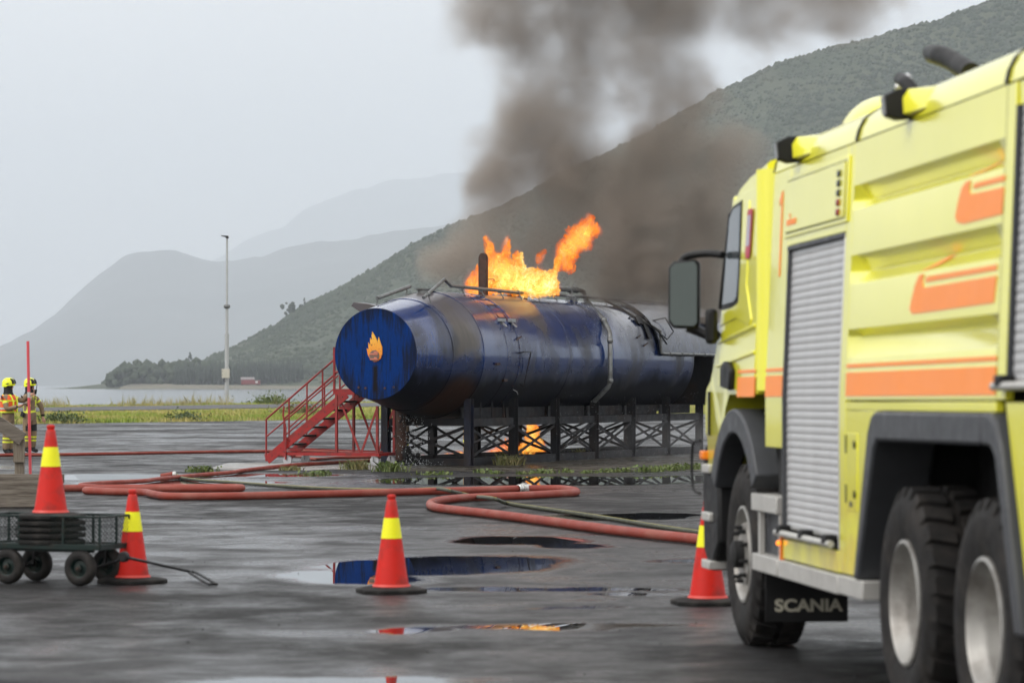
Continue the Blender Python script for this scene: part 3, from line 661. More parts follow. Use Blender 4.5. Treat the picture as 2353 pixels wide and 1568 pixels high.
# ------------------------------------------------------------------ burn tank
TZ = -R(24.0)
TANK_O = Vector((-1.80, 64.4, 0)); CZ = 2.335
def TW(p): return TANK_O + Matrix.Rotation(TZ, 3, 'Z') @ Vector(p)
tk = root('training_tank', 'large scorched blue steel fire training tank with flame emblem on its round end', 'tank', TANK_O, (0, 0, TZ))
secs = [(-2.42, .93, -1.145, 1.155), (-1.14, 1.165, -.005, 1.335), (0, 1.345, 1.18, 1.345), (1.185, 1.338, 1.845, 1.338), (1.85, 1.347, 4.60, 1.347), (4.605, 1.342, 7.20, 1.342), (7.205, 1.348, 9.95, 1.348), (9.955, 1.33, 12.5, 1.33), (12.505, 1.325, 13.6, .8)]
for (y0, r0, y1, r1) in secs:
    n = 5; pr = [(r0 - .02, y0)] + [(r0 + (r1 - r0) * k / n, y0 + (y1 - y0) * k / n) for k in range(n + 1)] + [(r1 - .02, y1)]
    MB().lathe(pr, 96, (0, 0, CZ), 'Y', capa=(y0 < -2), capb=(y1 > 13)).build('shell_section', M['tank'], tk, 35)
MB().lathe([(.925, -2.432), (.935, -2.421)], 96, (0, 0, CZ), 'Y', capa=True).build('end_plate', M['tank_face'], tk, 35)
for y in (-1.143, -.002, 1.182, 1.848, 4.602, 7.203):      # weld beads
    rr = 1.16 if y < -1 else 1.34
    MB().lathe([(rr, y - .012), (rr + .011, y - .006), (rr + .011, y + .006), (rr, y + .012)], 96, (0, 0, CZ), 'Y').build('weld_seam', M['tank'], tk, 60)
for y in (1.20, 1.83):
    mb = MB()
    for k in range(26):
        a = -R(75) + k * R(9.2); q = 1.343; mb.ball((q * math.cos(a), y, CZ + q * math.sin(a)), .016, 6, 4)
    mb.build('bolt_row', M['rust'], tk)['kind'] = 'stuff'
# emblem on the end plate
def e3(x, y): return ((739.2 + .3429 * x - 862.7) / 101.5, (814.5 - (571.2 + .3429 * y)) / 112.5)
em = [(342, 560), (365, 600), (378, 630), (385, 597), (399, 640), (409, 665), (409, 710), (398, 742), (378, 758), (355, 763), (330, 748), (313, 715), (305, 672), (318, 682), (315, 633), (329, 652), (328, 603), (342, 618), (338, 588)]
eo = MB().prism([e3(*p) for p in em], (0, 0, CZ), (1, 0, 0), (0, 0, 1), (0, 1, 0), -2.455, -2.434).build('flame_emblem', M['emblem'], tk)
ec = e3(357, 722)
MB().lathe([(.108, -2.466), (.115, -2.456)], 28, (ec[0], 0, CZ + ec[1]), 'Y', capa=True).build('emblem_disc', M['emblem_disc'], eo)
mb = MB()
for bx in ((-.10, .0, .018, .05), (-.005, .09, .045, .085), (-.09, .09, -.088, -.058), (-.02, .085, .012, .04), (.0, .06, -.06, -.03)):
    mb.bb(ec[0] + bx[0], ec[0] + bx[1], -2.476, -2.468, CZ + ec[1] + bx[2], CZ + ec[1] + bx[3])
mb.build('emblem_mark', M['emblem_s'], eo, bevel=.006)
for hx in (-.38, -.22, .22, .42):
    MB().lathe([(.022, -2.45), (.022, -2.433)], 8, (hx, 0, CZ - .72 + abs(hx) * .1), 'Y', capa=True).build('drain_bolt', M['rust'], tk)
# sprinkler rails along the crown
def rail(pts, r_, name='sprinkler_pipe', n=1): return MB().tube(pts, r_, 10).build(name, M['pipe'], tk, 40)
ra = rail([(.62, -1.45, 3.50), (.45, -.1, 3.92), (.40, .35, 3.80), (.38, 3.5, 3.76), (.38, 8.5, 3.76), (.38, 14.6, 3.76)], .036)
rail([(-.50, -1.35, 3.50), (-.52, .25, 3.80)], .042)
for y in (-1.2, .9, 1.9, 2.9, 3.9, 4.9, 5.9, 6.9, 7.9, 8.9, 9.9, 10.9, 11.9, 12.9, 13.9):
    zt = CZ + math.sqrt(max(.02, (1.345 if y > 0 else 1.34 + y * .17) ** 2 - .16)); zr = 3.76 if y > 0 else 3.58
    MB().tube([(.38 if y > 0 else .6, y, zr), (.46 if y > 0 else .65, y + .05, zt - .02)], .013, 6).tube([(.38 if y > 0 else .6, y - .04, zr), (.38 if y > 0 else .6, y + .04, zr)], .048, 10).build('pipe_clamp', M['pipe'], tk)
for y in (-1.3, .1): MB().tube([(-.51, y, 3.53 if y < 0 else 3.76), (-.56, y, 3.2 if y < 0 else 3.45)], .015, 6).build('pipe_clamp', M['pipe'], tk)
fp = rail([(.22, 4.55, 3.80), (.22, 4.62, 3.90), (.22, 7.9, 3.92), (.24, 8.02, 3.90), (.26, 8.06, 3.78), (.30, 8.05, 3.66), (1.12, 7.15, 3.20), (1.38, 6.85, 2.92), (1.43, 6.75, 2.75), (1.45, 6.72, 1.80), (1.40, 6.72, 1.66), (1.0, 6.85, 1.33)], .055, 'feed_pipe')
for p in ((.22, 7.2, 3.92), (.22, 7.45, 3.92), (.22, 7.65, 3.92), (.45, 7.88, 3.575), (1.12, 7.15, 3.20), (1.44, 6.73, 2.72), (1.45, 6.72, 1.80)):
    MB().ball(p, .075, 10, 6).build('pipe_joint', M['pipe'], fp, 60)
mb = MB().tube([(.22, 7.3, 3.92), (.25, 7.3, 3.72), (.36, 7.3, 3.62)], .05, 10).ball((.25, 7.3, 3.72), .085, 10, 6); mb.tube([(.14, 7.2, 3.7), (.36, 7.42, 3.7)], .02, 6); mb.build('valve', M['pipe'], tk, 40)
rail([(.42, 8.9, 3.72), (1.30, 10.0, 3.06), (1.40, 10.02, 2.98), (1.42, 10.02, 2.47), (1.45, 10.1, 2.45), (1.47, 14.9, 2.45)], .034)
for y in (10.5, 11.3, 12.1, 12.9, 13.7): MB().tube([(1.46, y - .03, 2.45), (1.46, y + .03, 2.45)], .05, 8).build('pipe_clamp', M['pipe'], tk)
# sloping hood near the far end
pr = [(1.43 * math.cos(R(a)), 1.43 * math.sin(R(a))) for a in range(4, 92, 4)]; pr += [(1.39 * math.cos(R(a)), 1.39 * math.sin(R(a))) for a in range(88, 3, -4)]
MB().prism(pr, (0, 0, CZ), (1, 0, 0), (0, 0, 1), (0, 1, 0), 10.04, 15.2).build('hood', M['hood'], tk, 35)
MB().bb(.2, 1.36, 13.7, 14.0, 1.2, 3.4).build('bulkhead', M['trestle'], tk)
# stacks on the crown
MB().prism([(-.095, 3.62), (-.095, 4.50), (-.075, 4.56), (-.03, 4.60), (.03, 4.60), (.075, 4.56), (.095, 4.50), (.095, 3.62)], (0, 2.87, 0), (1, 0, 0), (0, 0, 1), (0, 1, 0), -.06, .06).build('stack_plate', M['rust'], tk, bevel=.01)
MB().tube([(.1, 2.83, 4.02), (.28, 2.83, 4.02), (.28, 2.83, 3.98)], .012, 6).build('stack_bracket', M['rust'], tk)
MB().tube([(.02, 4.2, 3.60), (.08, 4.25, 3.72), (.14, 4.3, 3.84), (.17, 4.3, 3.87)], [.09, .09, .085, .07], 12).build('vent_pipe', M['rust'], tk, 40)
MB().lathe([(.12, 3.66), (.12, 3.73), (.16, 3.74), (.16, 3.77)], 12, (.05, 4.9, 0), capb=True).build('hatch_cap', M['rust'], tk)
MB().lathe([(.16, 3.6), (.16, 3.70), (.2, 3.71), (.2, 3.74)], 14, (0, -.1, 0), capb=True).build('hatch_cap', M['pipe'], tk)
mb = MB(); mb.prism([(-.8, 3.02), (-1.0, 3.0), (-1.62, 3.38), (-1.56, 3.46), (-1.2, 3.42), (-.75, 3.3)], (0, -.1, 0), (1, 0, 0), (0, 0, 1), (0, 1, 0), -.25, .25); mb.build('overflow_scoop', M['tank'], tk, bevel=.01)
# fittings on the flank
def fl(a, y, off=.0): q = 1.345 + off; return Vector((q * math.cos(R(a)), y, CZ + q * math.sin(R(a))))
for (a_, y_) in ((33, 1.25), (33, 1.78)):
    mb = MB(); mb.bar(fl(a_, y_ - .1, .04), fl(a_, y_ + .16, .04), .08, .07).bar(fl(a_, y_, 0), fl(a_ - 8, y_ - .02, .09), .04, .03); mb.build('latch', M['zinc'], tk)
for (a_, y_) in ((14, 1.8), (12, 9.2), (20, 8.9)):
    MB().bar(fl(a_, y_ - .12, .03), fl(a_ + 3, y_ + .12, .05), .03, .02).build('bracket', M['rust'], tk)
MB().tube([fl(2, 1.75), fl(3, 1.75, .12), fl(3, 2.15, .12), fl(-27, 2.15, .1), fl(-27, 2.15)], .014, 6).build('grab_handle', M['trestle'], tk)
MB().tube([fl(-33, 1.95), fl(-33, 2.0, .08), fl(-36, 2.15, .08)], .01, 6).build('hook', M['zinc'], tk)
for (a_, y_) in ((-23, 1.2), (-8, .62)): MB().bar(fl(a_, y_ - .07, .02), fl(a_, y_ + .1, .02), .06, .05).build('bracket', M['rust'], tk)
MB().tube([fl(54, 1.32, .004), fl(54, 1.72, .004), fl(37, 1.72, .004), fl(37, 1.32, .004), fl(54, 1.32, .004)], .008, 5).build('hatch_outline', M['rust'], tk)
MB().tube([fl(45, 9.1, .02), fl(45, 9.7, .1), fl(22, 9.6, .3), fl(12, 9.9, .3)], .018, 6).tube([fl(40, 10.2, .06), fl(40, 10.9, .2), fl(25, 10.9, .2), fl(18, 10.4, .15), fl(30, 10.0, .1)], .016, 6).build('ladder_frame', M['trestle'], tk)
mb = MB(); mb.prism([(0, 0), (.75, 0), (.75, -.18), (.5, -.2), (.38, -.6), (.15, -.6), (.28, -.2), (0, -.2)], fl(44, 9.3, .06), (0, 1, 0), (-.5, 0, .85), (.85, 0, .5), 0, .03); mb.build('step_bracket', M['trestle'], tk)

# ---- trestle
tr = root('steel_trestle', 'black sooty steel trestle with crossed braces carrying the blue tank', 'trestle', TANK_O, (0, 0, TZ))
py = [0.02 + 2.3 * k for k in range(7)]
for sx_ in (1, -1):
    for k, y in enumerate(py):
        zt = 1.415
        mb = MB(); x = .97 * sx_
        mb.bb(x - .075, x + .075, y - .09, y - .078, 0, zt).bb(x - .075, x + .075, y + .078, y + .09, 0, zt).bb(x - .006, x + .006, y - .078, y + .078, 0, zt - .01)
        mb.bb(x - .1, x + .1, y - .11, y + .11, .0, .012)
        mb.build('leg', M['trestle_face'] if k == 0 else M['trestle'], tr)
    for k in range(6):
        y0, y1 = py[k] + .1, py[k + 1] - .1; x = .97 * sx_
        MB().bb(x - .05, x + .05, y0, y1, .83, 1.0).build('top_beam', M['trestle'], tr)
        MB().bb(x - .06, x + .06, y0, y1, .005, .17).build('sill_beam', M['trestle'], tr)
        for (za, zb, dx) in ((.20, .80, .03), (.80, .20, -.03)):
            MB().bar((x + dx, y0, za), (x + dx, y1, zb), .012, .06).build('brace', M['trestle'], tr)
        if k % 2 == 0 or sx_ < 0:
            MB().bar((x + .07 * sx_, y0, .5), (x + .07 * sx_, y1, .82), .012, .05).build('brace', M['trestle'], tr)
for k, y in enumerate(py):
    MB().bb(-.89, .89, y - .04, y + .04, .845, .985).build('cross_beam', M['trestle'], tr)
    MB().bb(-.89, .89, y - .05, y + .05, .007, .15).build('cross_sill', M['trestle'], tr)
    if k in (0, 2, 4, 6):
        MB().bar((-.88, y - .02, .2), (.88, y - .02, .8), .012, .06, (0, 0, 1)).build('brace', M['trestle'], tr); MB().bar((-.88, y + .02, .8), (.88, y + .02, .2), .012, .06).build('brace', M['trestle'], tr)
for y in (.6, 1.2, 1.8): MB().tube([(.97, y, 1.0), (.97, y, 1.34)], .02, 6).build('strut', M['trestle'], tr)
for sx_ in (1, -1):
    for k in range(6): MB().bb(.74 * sx_ - .015, .74 * sx_ + .015, py[k] + .1, py[k + 1] - .1, 1.002, 1.225).build('cradle_plate', M['trestle'], tr)
for k in range(6):
    for sx_ in (1, -1): MB().bb(min(.70 * sx_, .92 * sx_), max(.70 * sx_, .92 * sx_), py[k] + .5, py[k] + .56, .84, 1.0).build('cradle_bracket', M['trestle'], tr)
dp = root('drain_pipe', 'rusty vertical drain pipe with a round flange below the tank', 'pipe', TW((-.5, -.22, 0)), (0, 0, TZ))
MB().tube([(0, 0, 1.32), (0, 0, .12)], .115, 16).build('pipe', M['rust'], dp, 40)
MB().lathe([(.16, .60), (.16, .64)], 16, capa=True, capb=True).build('collar', M['rust'], dp)
MB().tube([(.02, -.10, .9), (.09, -.12, 1.0), (.09, -.12, 1.1)], .02, 6).build('cable', M['blk'], dp)
mb = MB().lathe([(.20, .13), (.20, .17)], 24, (0, 0, .22), 'X', capa=True, capb=True).tube([(.05, 0, .22), (.42, 0, .22)], .035, 10); mb.ball((.4, 0, .22), .06, 8, 6); mb.build('flange_valve', M['trestle'], dp, 40)

# ---- red rolling stairs
st = root('rolling_stairs', 'worn red steel boarding stairs on grey casters beside the tank', 'stairs', (-5.24, 65.0, 0), (0, 0, TZ))
SW = .80
def zs(x): return .06 + .742 * x
for y in (0, SW):
    MB().bar((0.02, y, zs(0.02) + .03), (1.92, y, zs(1.92) + .03), .03, .19).build('stringer', M['red_paint'], st, bevel=.004)
    mb = MB()
    for k in range(9): mb.ball((.15 + k * .21, y - .016, zs(.15 + k * .21) + .03), .014, 6, 4)
    mb.build('bolt_row', M['tread'], st)['kind'] = 'stuff'
for k in range(8):
    x = .18 + k * .245; MB().bb(x - .10, x + .13, .02, SW - .02, zs(x) + .045, zs(x) + .085).build('tread', M['tread'], st, bevel=.006)
for y in (0, SW):
    o_ = 0 if y == 0 else .0
    MB().tube([(0, y, .08), (0, y, .96), (.03, y, 1.0), (1.63, y, 2.24)], .021, 8).build('handrail', M['red_rail'], st, 40)
    MB().tube([(0.0, y, .60), (1.72, y, 1.90)], .017, 8).build('mid_rail', M['red_rail'], st, 40)
    MB().tube([(.55, y, .80), (1.62, y, 1.62)], .015, 8).build('low_rail', M['red_rail'], st, 40)
    for x in (.55, .98, 1.35): MB().tube([(x, y, zs(x) + .1), (x, y, 1.0 + .775 * x)], .019, 8).build('rail_post', M['red_rail'], st, 40)
    MB().bb(1.61, 1.65, y - .02, y + .02, 1.50, 2.50 if y == 0 else 2.3).build('main_post', M['red_paint'], st)
    MB().tube([(1.63, y, 2.24), (2.0, y, 2.24)] if y else [(1.63, y, 1.98), (1.8, y, 1.98)], .019, 8).build('top_rail', M['red_rail'], st, 40)
    MB().bb(1.66, 2.12, y - .02, y + .02, 1.49, 1.62).build('platform_edge', M['red_paint'], st)
    MB().bb(.28, 2.70, y - .035, y + .035, .21, .275).build('base_rail', M['red_paint'], st)
    MB().bb(1.66, 1.71, y - .026, y + .026, .278, 1.49).build('front_leg', M['red_rail'], st)
    MB().bb(2.62, 2.67, y - .026, y + .026, .278, 1.26).build('rear_leg', M['red_rail'], st)
    MB().bar((1.72, y + .045, 1.45), (2.22, y + .045, .285), .02, .045).build('diagonal', M['red_rail'], st)
    MB().bar((2.62, y + .045, 1.22), (2.25, y + .045, .285), .02, .045).build('diagonal', M['red_rail'], st)
    for x in (.52, 2.58):
        c = root('caster', None, None, (0, 0, 0)); c.parent = st; del_ = None
        MB().lathe([(.045, -.028), (.10, -.024), (.105, -.01), (.105, .01), (.10, .024), (.045, .028)], 20, (x, y, .107), 'Y', capa=True, capb=True).build('caster_wheel', M['wheel_grey'], c, 40)
        mb = MB().bb(x - .05, x + .05, y - .05, y + .05, .195, .208).bar((x - .02, y - .04, .2), (x, y - .04, .10), .012, .04).bar((x - .02, y + .04, .2), (x, y + .04, .10), .012, .04); mb.build('caster_fork', M['zinc'], c)
MB().tube([(.50, -.06, .12), (.50, -.06, .8), (.44, -.06, 1.05), (.46, -.06, 1.26)], .02, 8).build('bent_bar', M['red_rail'], st, 40)
MB().bb(1.66, 2.12, .03, SW - .03, 1.56, 1.60).build('platform', M['tread'], st)
MB().bb(.29, .35, .04, SW - .04, .215, .27).build('base_cross', M['red_paint'], st); MB().bb(2.6, 2.68, .04, SW - .04, .215, .27).build('base_cross', M['red_paint'], st)
MB().bar((.5, .04, .36), (2.4, .74, .29), .02, .03).build('tie_bar', M['red_rail'], st)

# ---- flames: turbulent fire bodies (isosurfaces of a noise field)
def gnode(t, typ, **kw):
    n = t.nodes.new(typ)
    for k, v in kw.items(): setattr(n, k, v)
    return n
def field_tree(name, blobs, lo, hi, res, nscale, namp, warp, detail=6, nrough=.6, bias=0., stretch=(1, 1, 1), mode='MESH', mat=None, gain=1., nscale2=None, namp2=0.):
    t = bpy.data.node_groups.new(name, 'GeometryNodeTree'); t.interface.new_socket('Geometry', in_out='INPUT', socket_type='NodeSocketGeometry'); t.interface.new_socket('Geometry', in_out='OUTPUT', socket_type='NodeSocketGeometry')
    gi = gnode(t, 'NodeGroupInput'); go = gnode(t, 'NodeGroupOutput'); L = t.links.new
    pos = gnode(t, 'GeometryNodeInputPosition').outputs[0]
    def vm(op, a, b=None):
        n = gnode(t, 'ShaderNodeVectorMath', operation=op)
        for i, q in enumerate((a, b)):
            if q is None: continue
            if isinstance(q, (tuple, list)): n.inputs[i].default_value = q
            else: L(q, n.inputs[i])
        return n
    def ma(op, a, b=None, clamp=False):
        n = gnode(t, 'ShaderNodeMath', operation=op, use_clamp=clamp)
        for i, q in enumerate((a, b)):
            if q is None: continue
            if isinstance(q, (int, float)): n.inputs[i].default_value = q
            else: L(q, n.inputs[i])
        return n.outputs[0]
    sp = vm('MULTIPLY', pos, stretch).outputs[0]
    wn = gnode(t, 'ShaderNodeTexNoise'); wn.inputs['Scale'].default_value = nscale * .5; wn.inputs['Detail'].default_value = 3; L(sp, wn.inputs['Vector'])
    wv = vm('MULTIPLY', vm('SUBTRACT', wn.outputs['Color'], (.5, .5, .5)).outputs[0], (warp, warp, warp)).outputs[0]
    p = vm('ADD', pos, wv).outputs[0]
    nn = gnode(t, 'ShaderNodeTexNoise'); nn.inputs['Scale'].default_value = nscale; nn.inputs['Detail'].default_value = detail; nn.inputs['Roughness'].default_value = nrough; L(vm('ADD', sp, wv).outputs[0], nn.inputs['Vector'])
    acc = None
    for bl in blobs:
        c, r_, wgt = bl
        d = vm('LENGTH', vm('DIVIDE', vm('SUBTRACT', p, tuple(c)).outputs[0], tuple(r_)).outputs[0]).outputs['Value']
        k = ma('MULTIPLY', ma('POWER', ma('SUBTRACT', 1., ma('MULTIPLY', d, d), True), 2.), wgt)
        acc = k if acc is None else ma('ADD', acc, k)
    acc = ma('MINIMUM', acc, 1.3)
    f = ma('ADD', ma('ADD', acc, ma('MULTIPLY', ma('SUBTRACT', nn.outputs['Fac'], .5), namp)), bias)
    if namp2:
        n2 = gnode(t, 'ShaderNodeTexNoise'); n2.inputs['Scale'].default_value = nscale2; n2.inputs['Detail'].default_value = 4; n2.inputs['Roughness'].default_value = .65; L(vm('ADD', sp, wv).outputs[0], n2.inputs['Vector'])
        f = ma('ADD', f, ma('MULTIPLY', ma('SUBTRACT', n2.outputs['Fac'], .5), namp2))
    f = ma('MULTIPLY', f, ma('GREATER_THAN', acc, .012)) if mode == 'MESH' else ma('MULTIPLY', ma('MAXIMUM', f, 0.), ma('MULTIPLY', ma('MINIMUM', ma('MULTIPLY', acc, 3.), 1.), gain))
    vc = gnode(t, 'GeometryNodeVolumeCube'); vc.inputs['Min'].default_value = lo; vc.inputs['Max'].default_value = hi
    for i, a_ in enumerate('XYZ'): vc.inputs['Resolution ' + a_].default_value = max(8, int((hi[i] - lo[i]) / res))
    L(f, vc.inputs['Density'])
    g = vc.outputs['Volume']
    if mode == 'MESH':
        v2 = gnode(t, 'GeometryNodeVolumeToMesh'); v2.inputs['Threshold'].default_value = .34; L(g, v2.inputs['Volume']); g = v2.outputs['Mesh']
    sm = gnode(t, 'GeometryNodeSetMaterial'); sm.inputs['Material'].default_value = mat; L(g, sm.inputs['Geometry']); L(sm.outputs[0], go.inputs[0])
    return t
def fire_mat(name, core, corer, strength=1.0, cool=0.):
    a = NT(name); a.t.nodes.remove(a.b)
    wn = a.n('ShaderNodeTexNoise'); wn.inputs['Scale'].default_value = 2.2; wn.inputs['Detail'].default_value = 4; a.L(a.obj(), wn.inputs['Vector'])
    wv = a.n('ShaderNodeVectorMath', operation='MULTIPLY_ADD'); a.L(wn.outputs['Color'], wv.inputs[0]); wv.inputs[1].default_value = (.9, .9, .9); a.L(a.obj(), wv.inputs[2])
    n1 = a.noise(4.0, 8, .66, vec=wv.outputs[0], stretch=(1.2, 1, .7)); n2 = a.noise(13, 6, .7, vec=wv.outputs[0])
    d = a.n('ShaderNodeVectorMath', operation='DISTANCE'); a.L(a.obj(), d.inputs[0]); d.inputs[1].default_value = core
    hot = a.mr(d.outputs['Value'], corer, .0, 0, .34)
    t = a.math('ADD', a.math('MULTIPLY', a.math('SUBTRACT', n1, .5), 1.25), a.math('MULTIPLY', a.math('SUBTRACT', n2, .5), .75))
    heat = a.math('ADD', t, a.math('ADD', hot, .46 - cool))
    lw = a.n('ShaderNodeLayerWeight'); lw.inputs[0].default_value = .5
    heat = a.math('SUBTRACT', heat, a.math('MULTIPLY', lw.outputs['Facing'], .10))
    c = a.ramp(heat, [(.12, (.25, .022, .002)), (.30, (.80, .10, .006)), (.45, (1.0, .22, .014)), (.60, (1.0, .42, .045)), (.78, (1.0, .72, .20)), (.97, (1.0, .94, .62))])
    em = a.n('ShaderNodeEmission'); a.L(c, em.inputs[0]); a.L(a.mr(heat, .15, .95, .80 * strength, 1.45 * strength), em.inputs[1])
    tp = a.n('ShaderNodeBsdfTransparent'); ms = a.n('ShaderNodeMixShader')
    n3 = a.noise(9, 6, .7, vec=wv.outputs[0])
    edge = a.math('ADD', a.math('SUBTRACT', 1.0, lw.outputs['Facing']), a.math('MULTIPLY', a.math('SUBTRACT', n3, .5), 1.6))
    al = a.math('MULTIPLY', a.mr(edge, .15, .95, 0, .66), a.mr(heat, .10, .50, .0, 1.))
    a.L(al, ms.inputs[0]); a.L(tp.outputs[0], ms.inputs[1]); a.L(em.outputs[0], ms.inputs[2]); a.L(ms.outputs[0], a.out.inputs[0])
    return a.m
def gas_mat():
    a = NT('burning_gas'); a.t.nodes.remove(a.b); at_ = a.n('ShaderNodeAttribute', attribute_name='density')
    c = a.ramp(at_.outputs['Fac'], [(.0, (.9, .06, .003)), (.35, (1.0, .15, .008)), (.8, (1.0, .34, .03)), (1.0, (1.0, .55, .10))])
    em = a.n('ShaderNodeEmission'); a.L(c, em.inputs[0]); a.L(a.math('MULTIPLY', at_.outputs['Fac'], GAS), em.inputs[1]); a.L(em.outputs[0], a.out.inputs['Volume']); return a.m
GAS = 3.6
M['fire_gas'] = gas_mat()
def flame(name, label, loc, blobs, mat, res=.022, nscale=3.0, namp=1.4, warp=.40, bias=.04):
    lo = [min(b[0][i] - b[1][i] for b in blobs) - .1 for i in range(3)]; hi = [max(b[0][i] + b[1][i] for b in blobs) + .15 for i in range(3)]; lo[2] = max(lo[2], 0.)
    t = field_tree(name, blobs, lo, hi, res, nscale, namp, warp, bias=bias, stretch=(1, 1, .65), mat=mat, nscale2=nscale * 3.4, namp2=1.35)
    me = bpy.data.meshes.new('seed'); me.from_pydata([(0, 0, 0)], [], []); o = bpy.data.objects.new('seed', me); COL.objects.link(o)
    md = o.modifiers.new('fire', 'NODES'); md.node_group = t
    dg = bpy.context.evaluated_depsgraph_get(); dg.update()
    nm = bpy.data.meshes.new_from_object(o.evaluated_get(dg), depsgraph=dg); nm.name = name
    bpy.data.objects.remove(o); bpy.data.node_groups.remove(t)
    nm.polygons.foreach_set('use_smooth', [True] * len(nm.polygons)); nm.materials.clear(); nm.materials.append(mat)
    r_ = bpy.data.objects.new(name, nm); COL.objects.link(r_); r_.location = loc
    t = field_tree(name + '_gas', blobs, lo, hi, max(res, .026), nscale * .9, namp * 1.15, warp * 1.2, bias=.02, stretch=(1, 1, .6), mode='VOL', mat=M['fire_gas'], gain=1., nscale2=nscale * 3.0, namp2=1.5)
    me = bpy.data.meshes.new('glowing_gas'); me.from_pydata([(0, 0, 0)], [], []); me.materials.append(M['fire_gas']); g_ = bpy.data.objects.new('glowing_gas', me); COL.objects.link(g_); g_.parent = r_
    g_.modifiers.new('gas', 'NODES').node_group = t; g_['kind'] = 'stuff'
    return tag(r_, label, 'fire')
FB = Vector((0, 68.2, 3.55)); S1 = 102.6
def fb(px, v, rx, rz, wgt=1., dy=0., ry=None): return (((px - 1176) / S1, dy, (884 - v) / S1 + H - FB.z), (rx / S1, (ry or max(rx, 28)) / S1 * .8, rz / S1), wgt)
main = [fb(1085, 655, 32, 40, .7), fb(1115, 640, 40, 55, .9), fb(1132, 610, 30, 50, .9), fb(1126, 570, 15, 32, .75), fb(1150, 620, 40, 55, .9), fb(1163, 575, 14, 40, .55), fb(1170, 640, 50, 52, 1.), fb(1205, 645, 50, 48, 1.),
        fb(1240, 645, 45, 50, 1.), fb(1268, 640, 26, 42, .8), fb(1195, 600, 22, 34, .5), fb(1275, 662, 30, 30, .6), fb(1150, 662, 70, 26, .9), fb(1230, 665, 60, 26, .9), fb(1276, 615, 15, 28, .6), fb(1283, 598, 13, 22, .5), fb(1120, 548, 8, 18, .45), fb(1164, 555, 7, 20, .4), fb(1185, 590, 14, 24, .45)]
flame('tank_flame', 'bright yellow orange fire roaring on top of the blue tank', FB, main, fire_mat('fire_yellow', (.62, -.2, .45), 1.25, 1.0))
burst = [fb(1290, 600, 28, 30, .7), fb(1285, 575, 24, 26, .6), fb(1305, 575, 38, 38, .9), fb(1325, 550, 40, 40, 1.), fb(1345, 530, 38, 36, 1.), fb(1355, 505, 18, 22, .6), fb(1372, 528, 20, 22, .7), fb(1310, 610, 22, 22, .6), fb(1345, 565, 26, 24, .7)]
flame('flame_burst', 'detached orange burst of fire drifting above the tank fire', FB, burst, fire_mat('fire_orange', (1.65, -.2, 3.4 - .4), .9, 1.0, .06), nscale=3.4, namp=1.4)
flame('flame_lick', 'tiny lick of orange fire between the main fire and the drifting burst', FB, [fb(1238, 592, 10, 16, .7), fb(1246, 585, 8, 10, .5)], M.setdefault('fire_lick', fire_mat('fire_lick', (9, 9, 9), .5, .8, .12)), res=.03, nscale=4)
FG = Vector((0, 71.0, .0)); S2 = 98.6
def fg(px, v, rx, rz, wgt=1.): return (((px - 1176) / S2, 0, max(.02, (884 - v) / S2 + H)), (rx / S2, max(rx, 28) / S2, rz / S2), wgt)
gf = [fg(1205, 1032, 22, 32, .8), fg(1222, 1022, 28, 46, .9), fg(1225, 990, 22, 34, .8), fg(1218, 970, 13, 22, .6), fg(1242, 1030, 20, 30, .7), fg(1185, 1040, 34, 22, .8), fg(1150, 1043, 34, 26, .75), fg(1120, 1048, 34, 14, .8), fg(1165, 1025, 18, 22, .5)]
flame('ground_fire', 'orange fire burning on the ground under the tank trestle', FG, gf, fire_mat('fire_ground', (.45, 0, .55), .9, .9, .10), nscale=2.8)
gf2 = [fg(1000, 1052, 26, 10, .8), fg(1030, 1050, 30, 11, .8), fg(1055, 1049, 22, 9, .8), fg(970, 1053, 18, 8, .7)]
flame('fuel_fire', 'low line of fire creeping along the ground behind the trestle', FG + Vector((0, .4, 0)), gf2, fire_mat('fire_low', (-1.2, 0, .1), .9, .9, .04), nscale=4, res=.025)

# ---- smoke
def vol_mat(name, color, dens, aniso=.2, emis=None):
    a = NT(name); a.t.nodes.remove(a.b); pv_ = a.n('ShaderNodeVolumePrincipled')
    pv_.inputs['Color'].default_value = color + (1,); pv_.inputs['Density'].default_value = dens; pv_.inputs['Anisotropy'].default_value = aniso
    pv_.inputs['Density Attribute'].default_value = 'density' if emis is not None or dens > .01 else ''
    a.L(pv_.outputs[0], a.out.inputs['Volume']); return a.m
def volume_obj(name, label, cat, loc, blobs, lo, hi, res, mat, **kw):
    t = field_tree(name, blobs, lo, hi, res, mode='VOL', mat=mat, **kw)
    me = bpy.data.meshes.new(name); me.from_pydata([(0, 0, 0)], [], []); me.materials.append(mat); o = bpy.data.objects.new(name, me); COL.objects.link(o); o.location = loc
    md = o.modifiers.new('volume', 'NODES'); md.node_group = t; return tag(o, label, cat, kind='stuff')
SO = Vector((0, 71.5, 3.4)); S3 = F / 71.5
def sb_(px, v, r_, wgt=1., dy=0., f=1.): return (((px - 1176) / S3, dy, (884 - v) / S3 + H - SO.z), (r_ / S3, r_ / S3 * .9, r_ * f / S3), wgt)
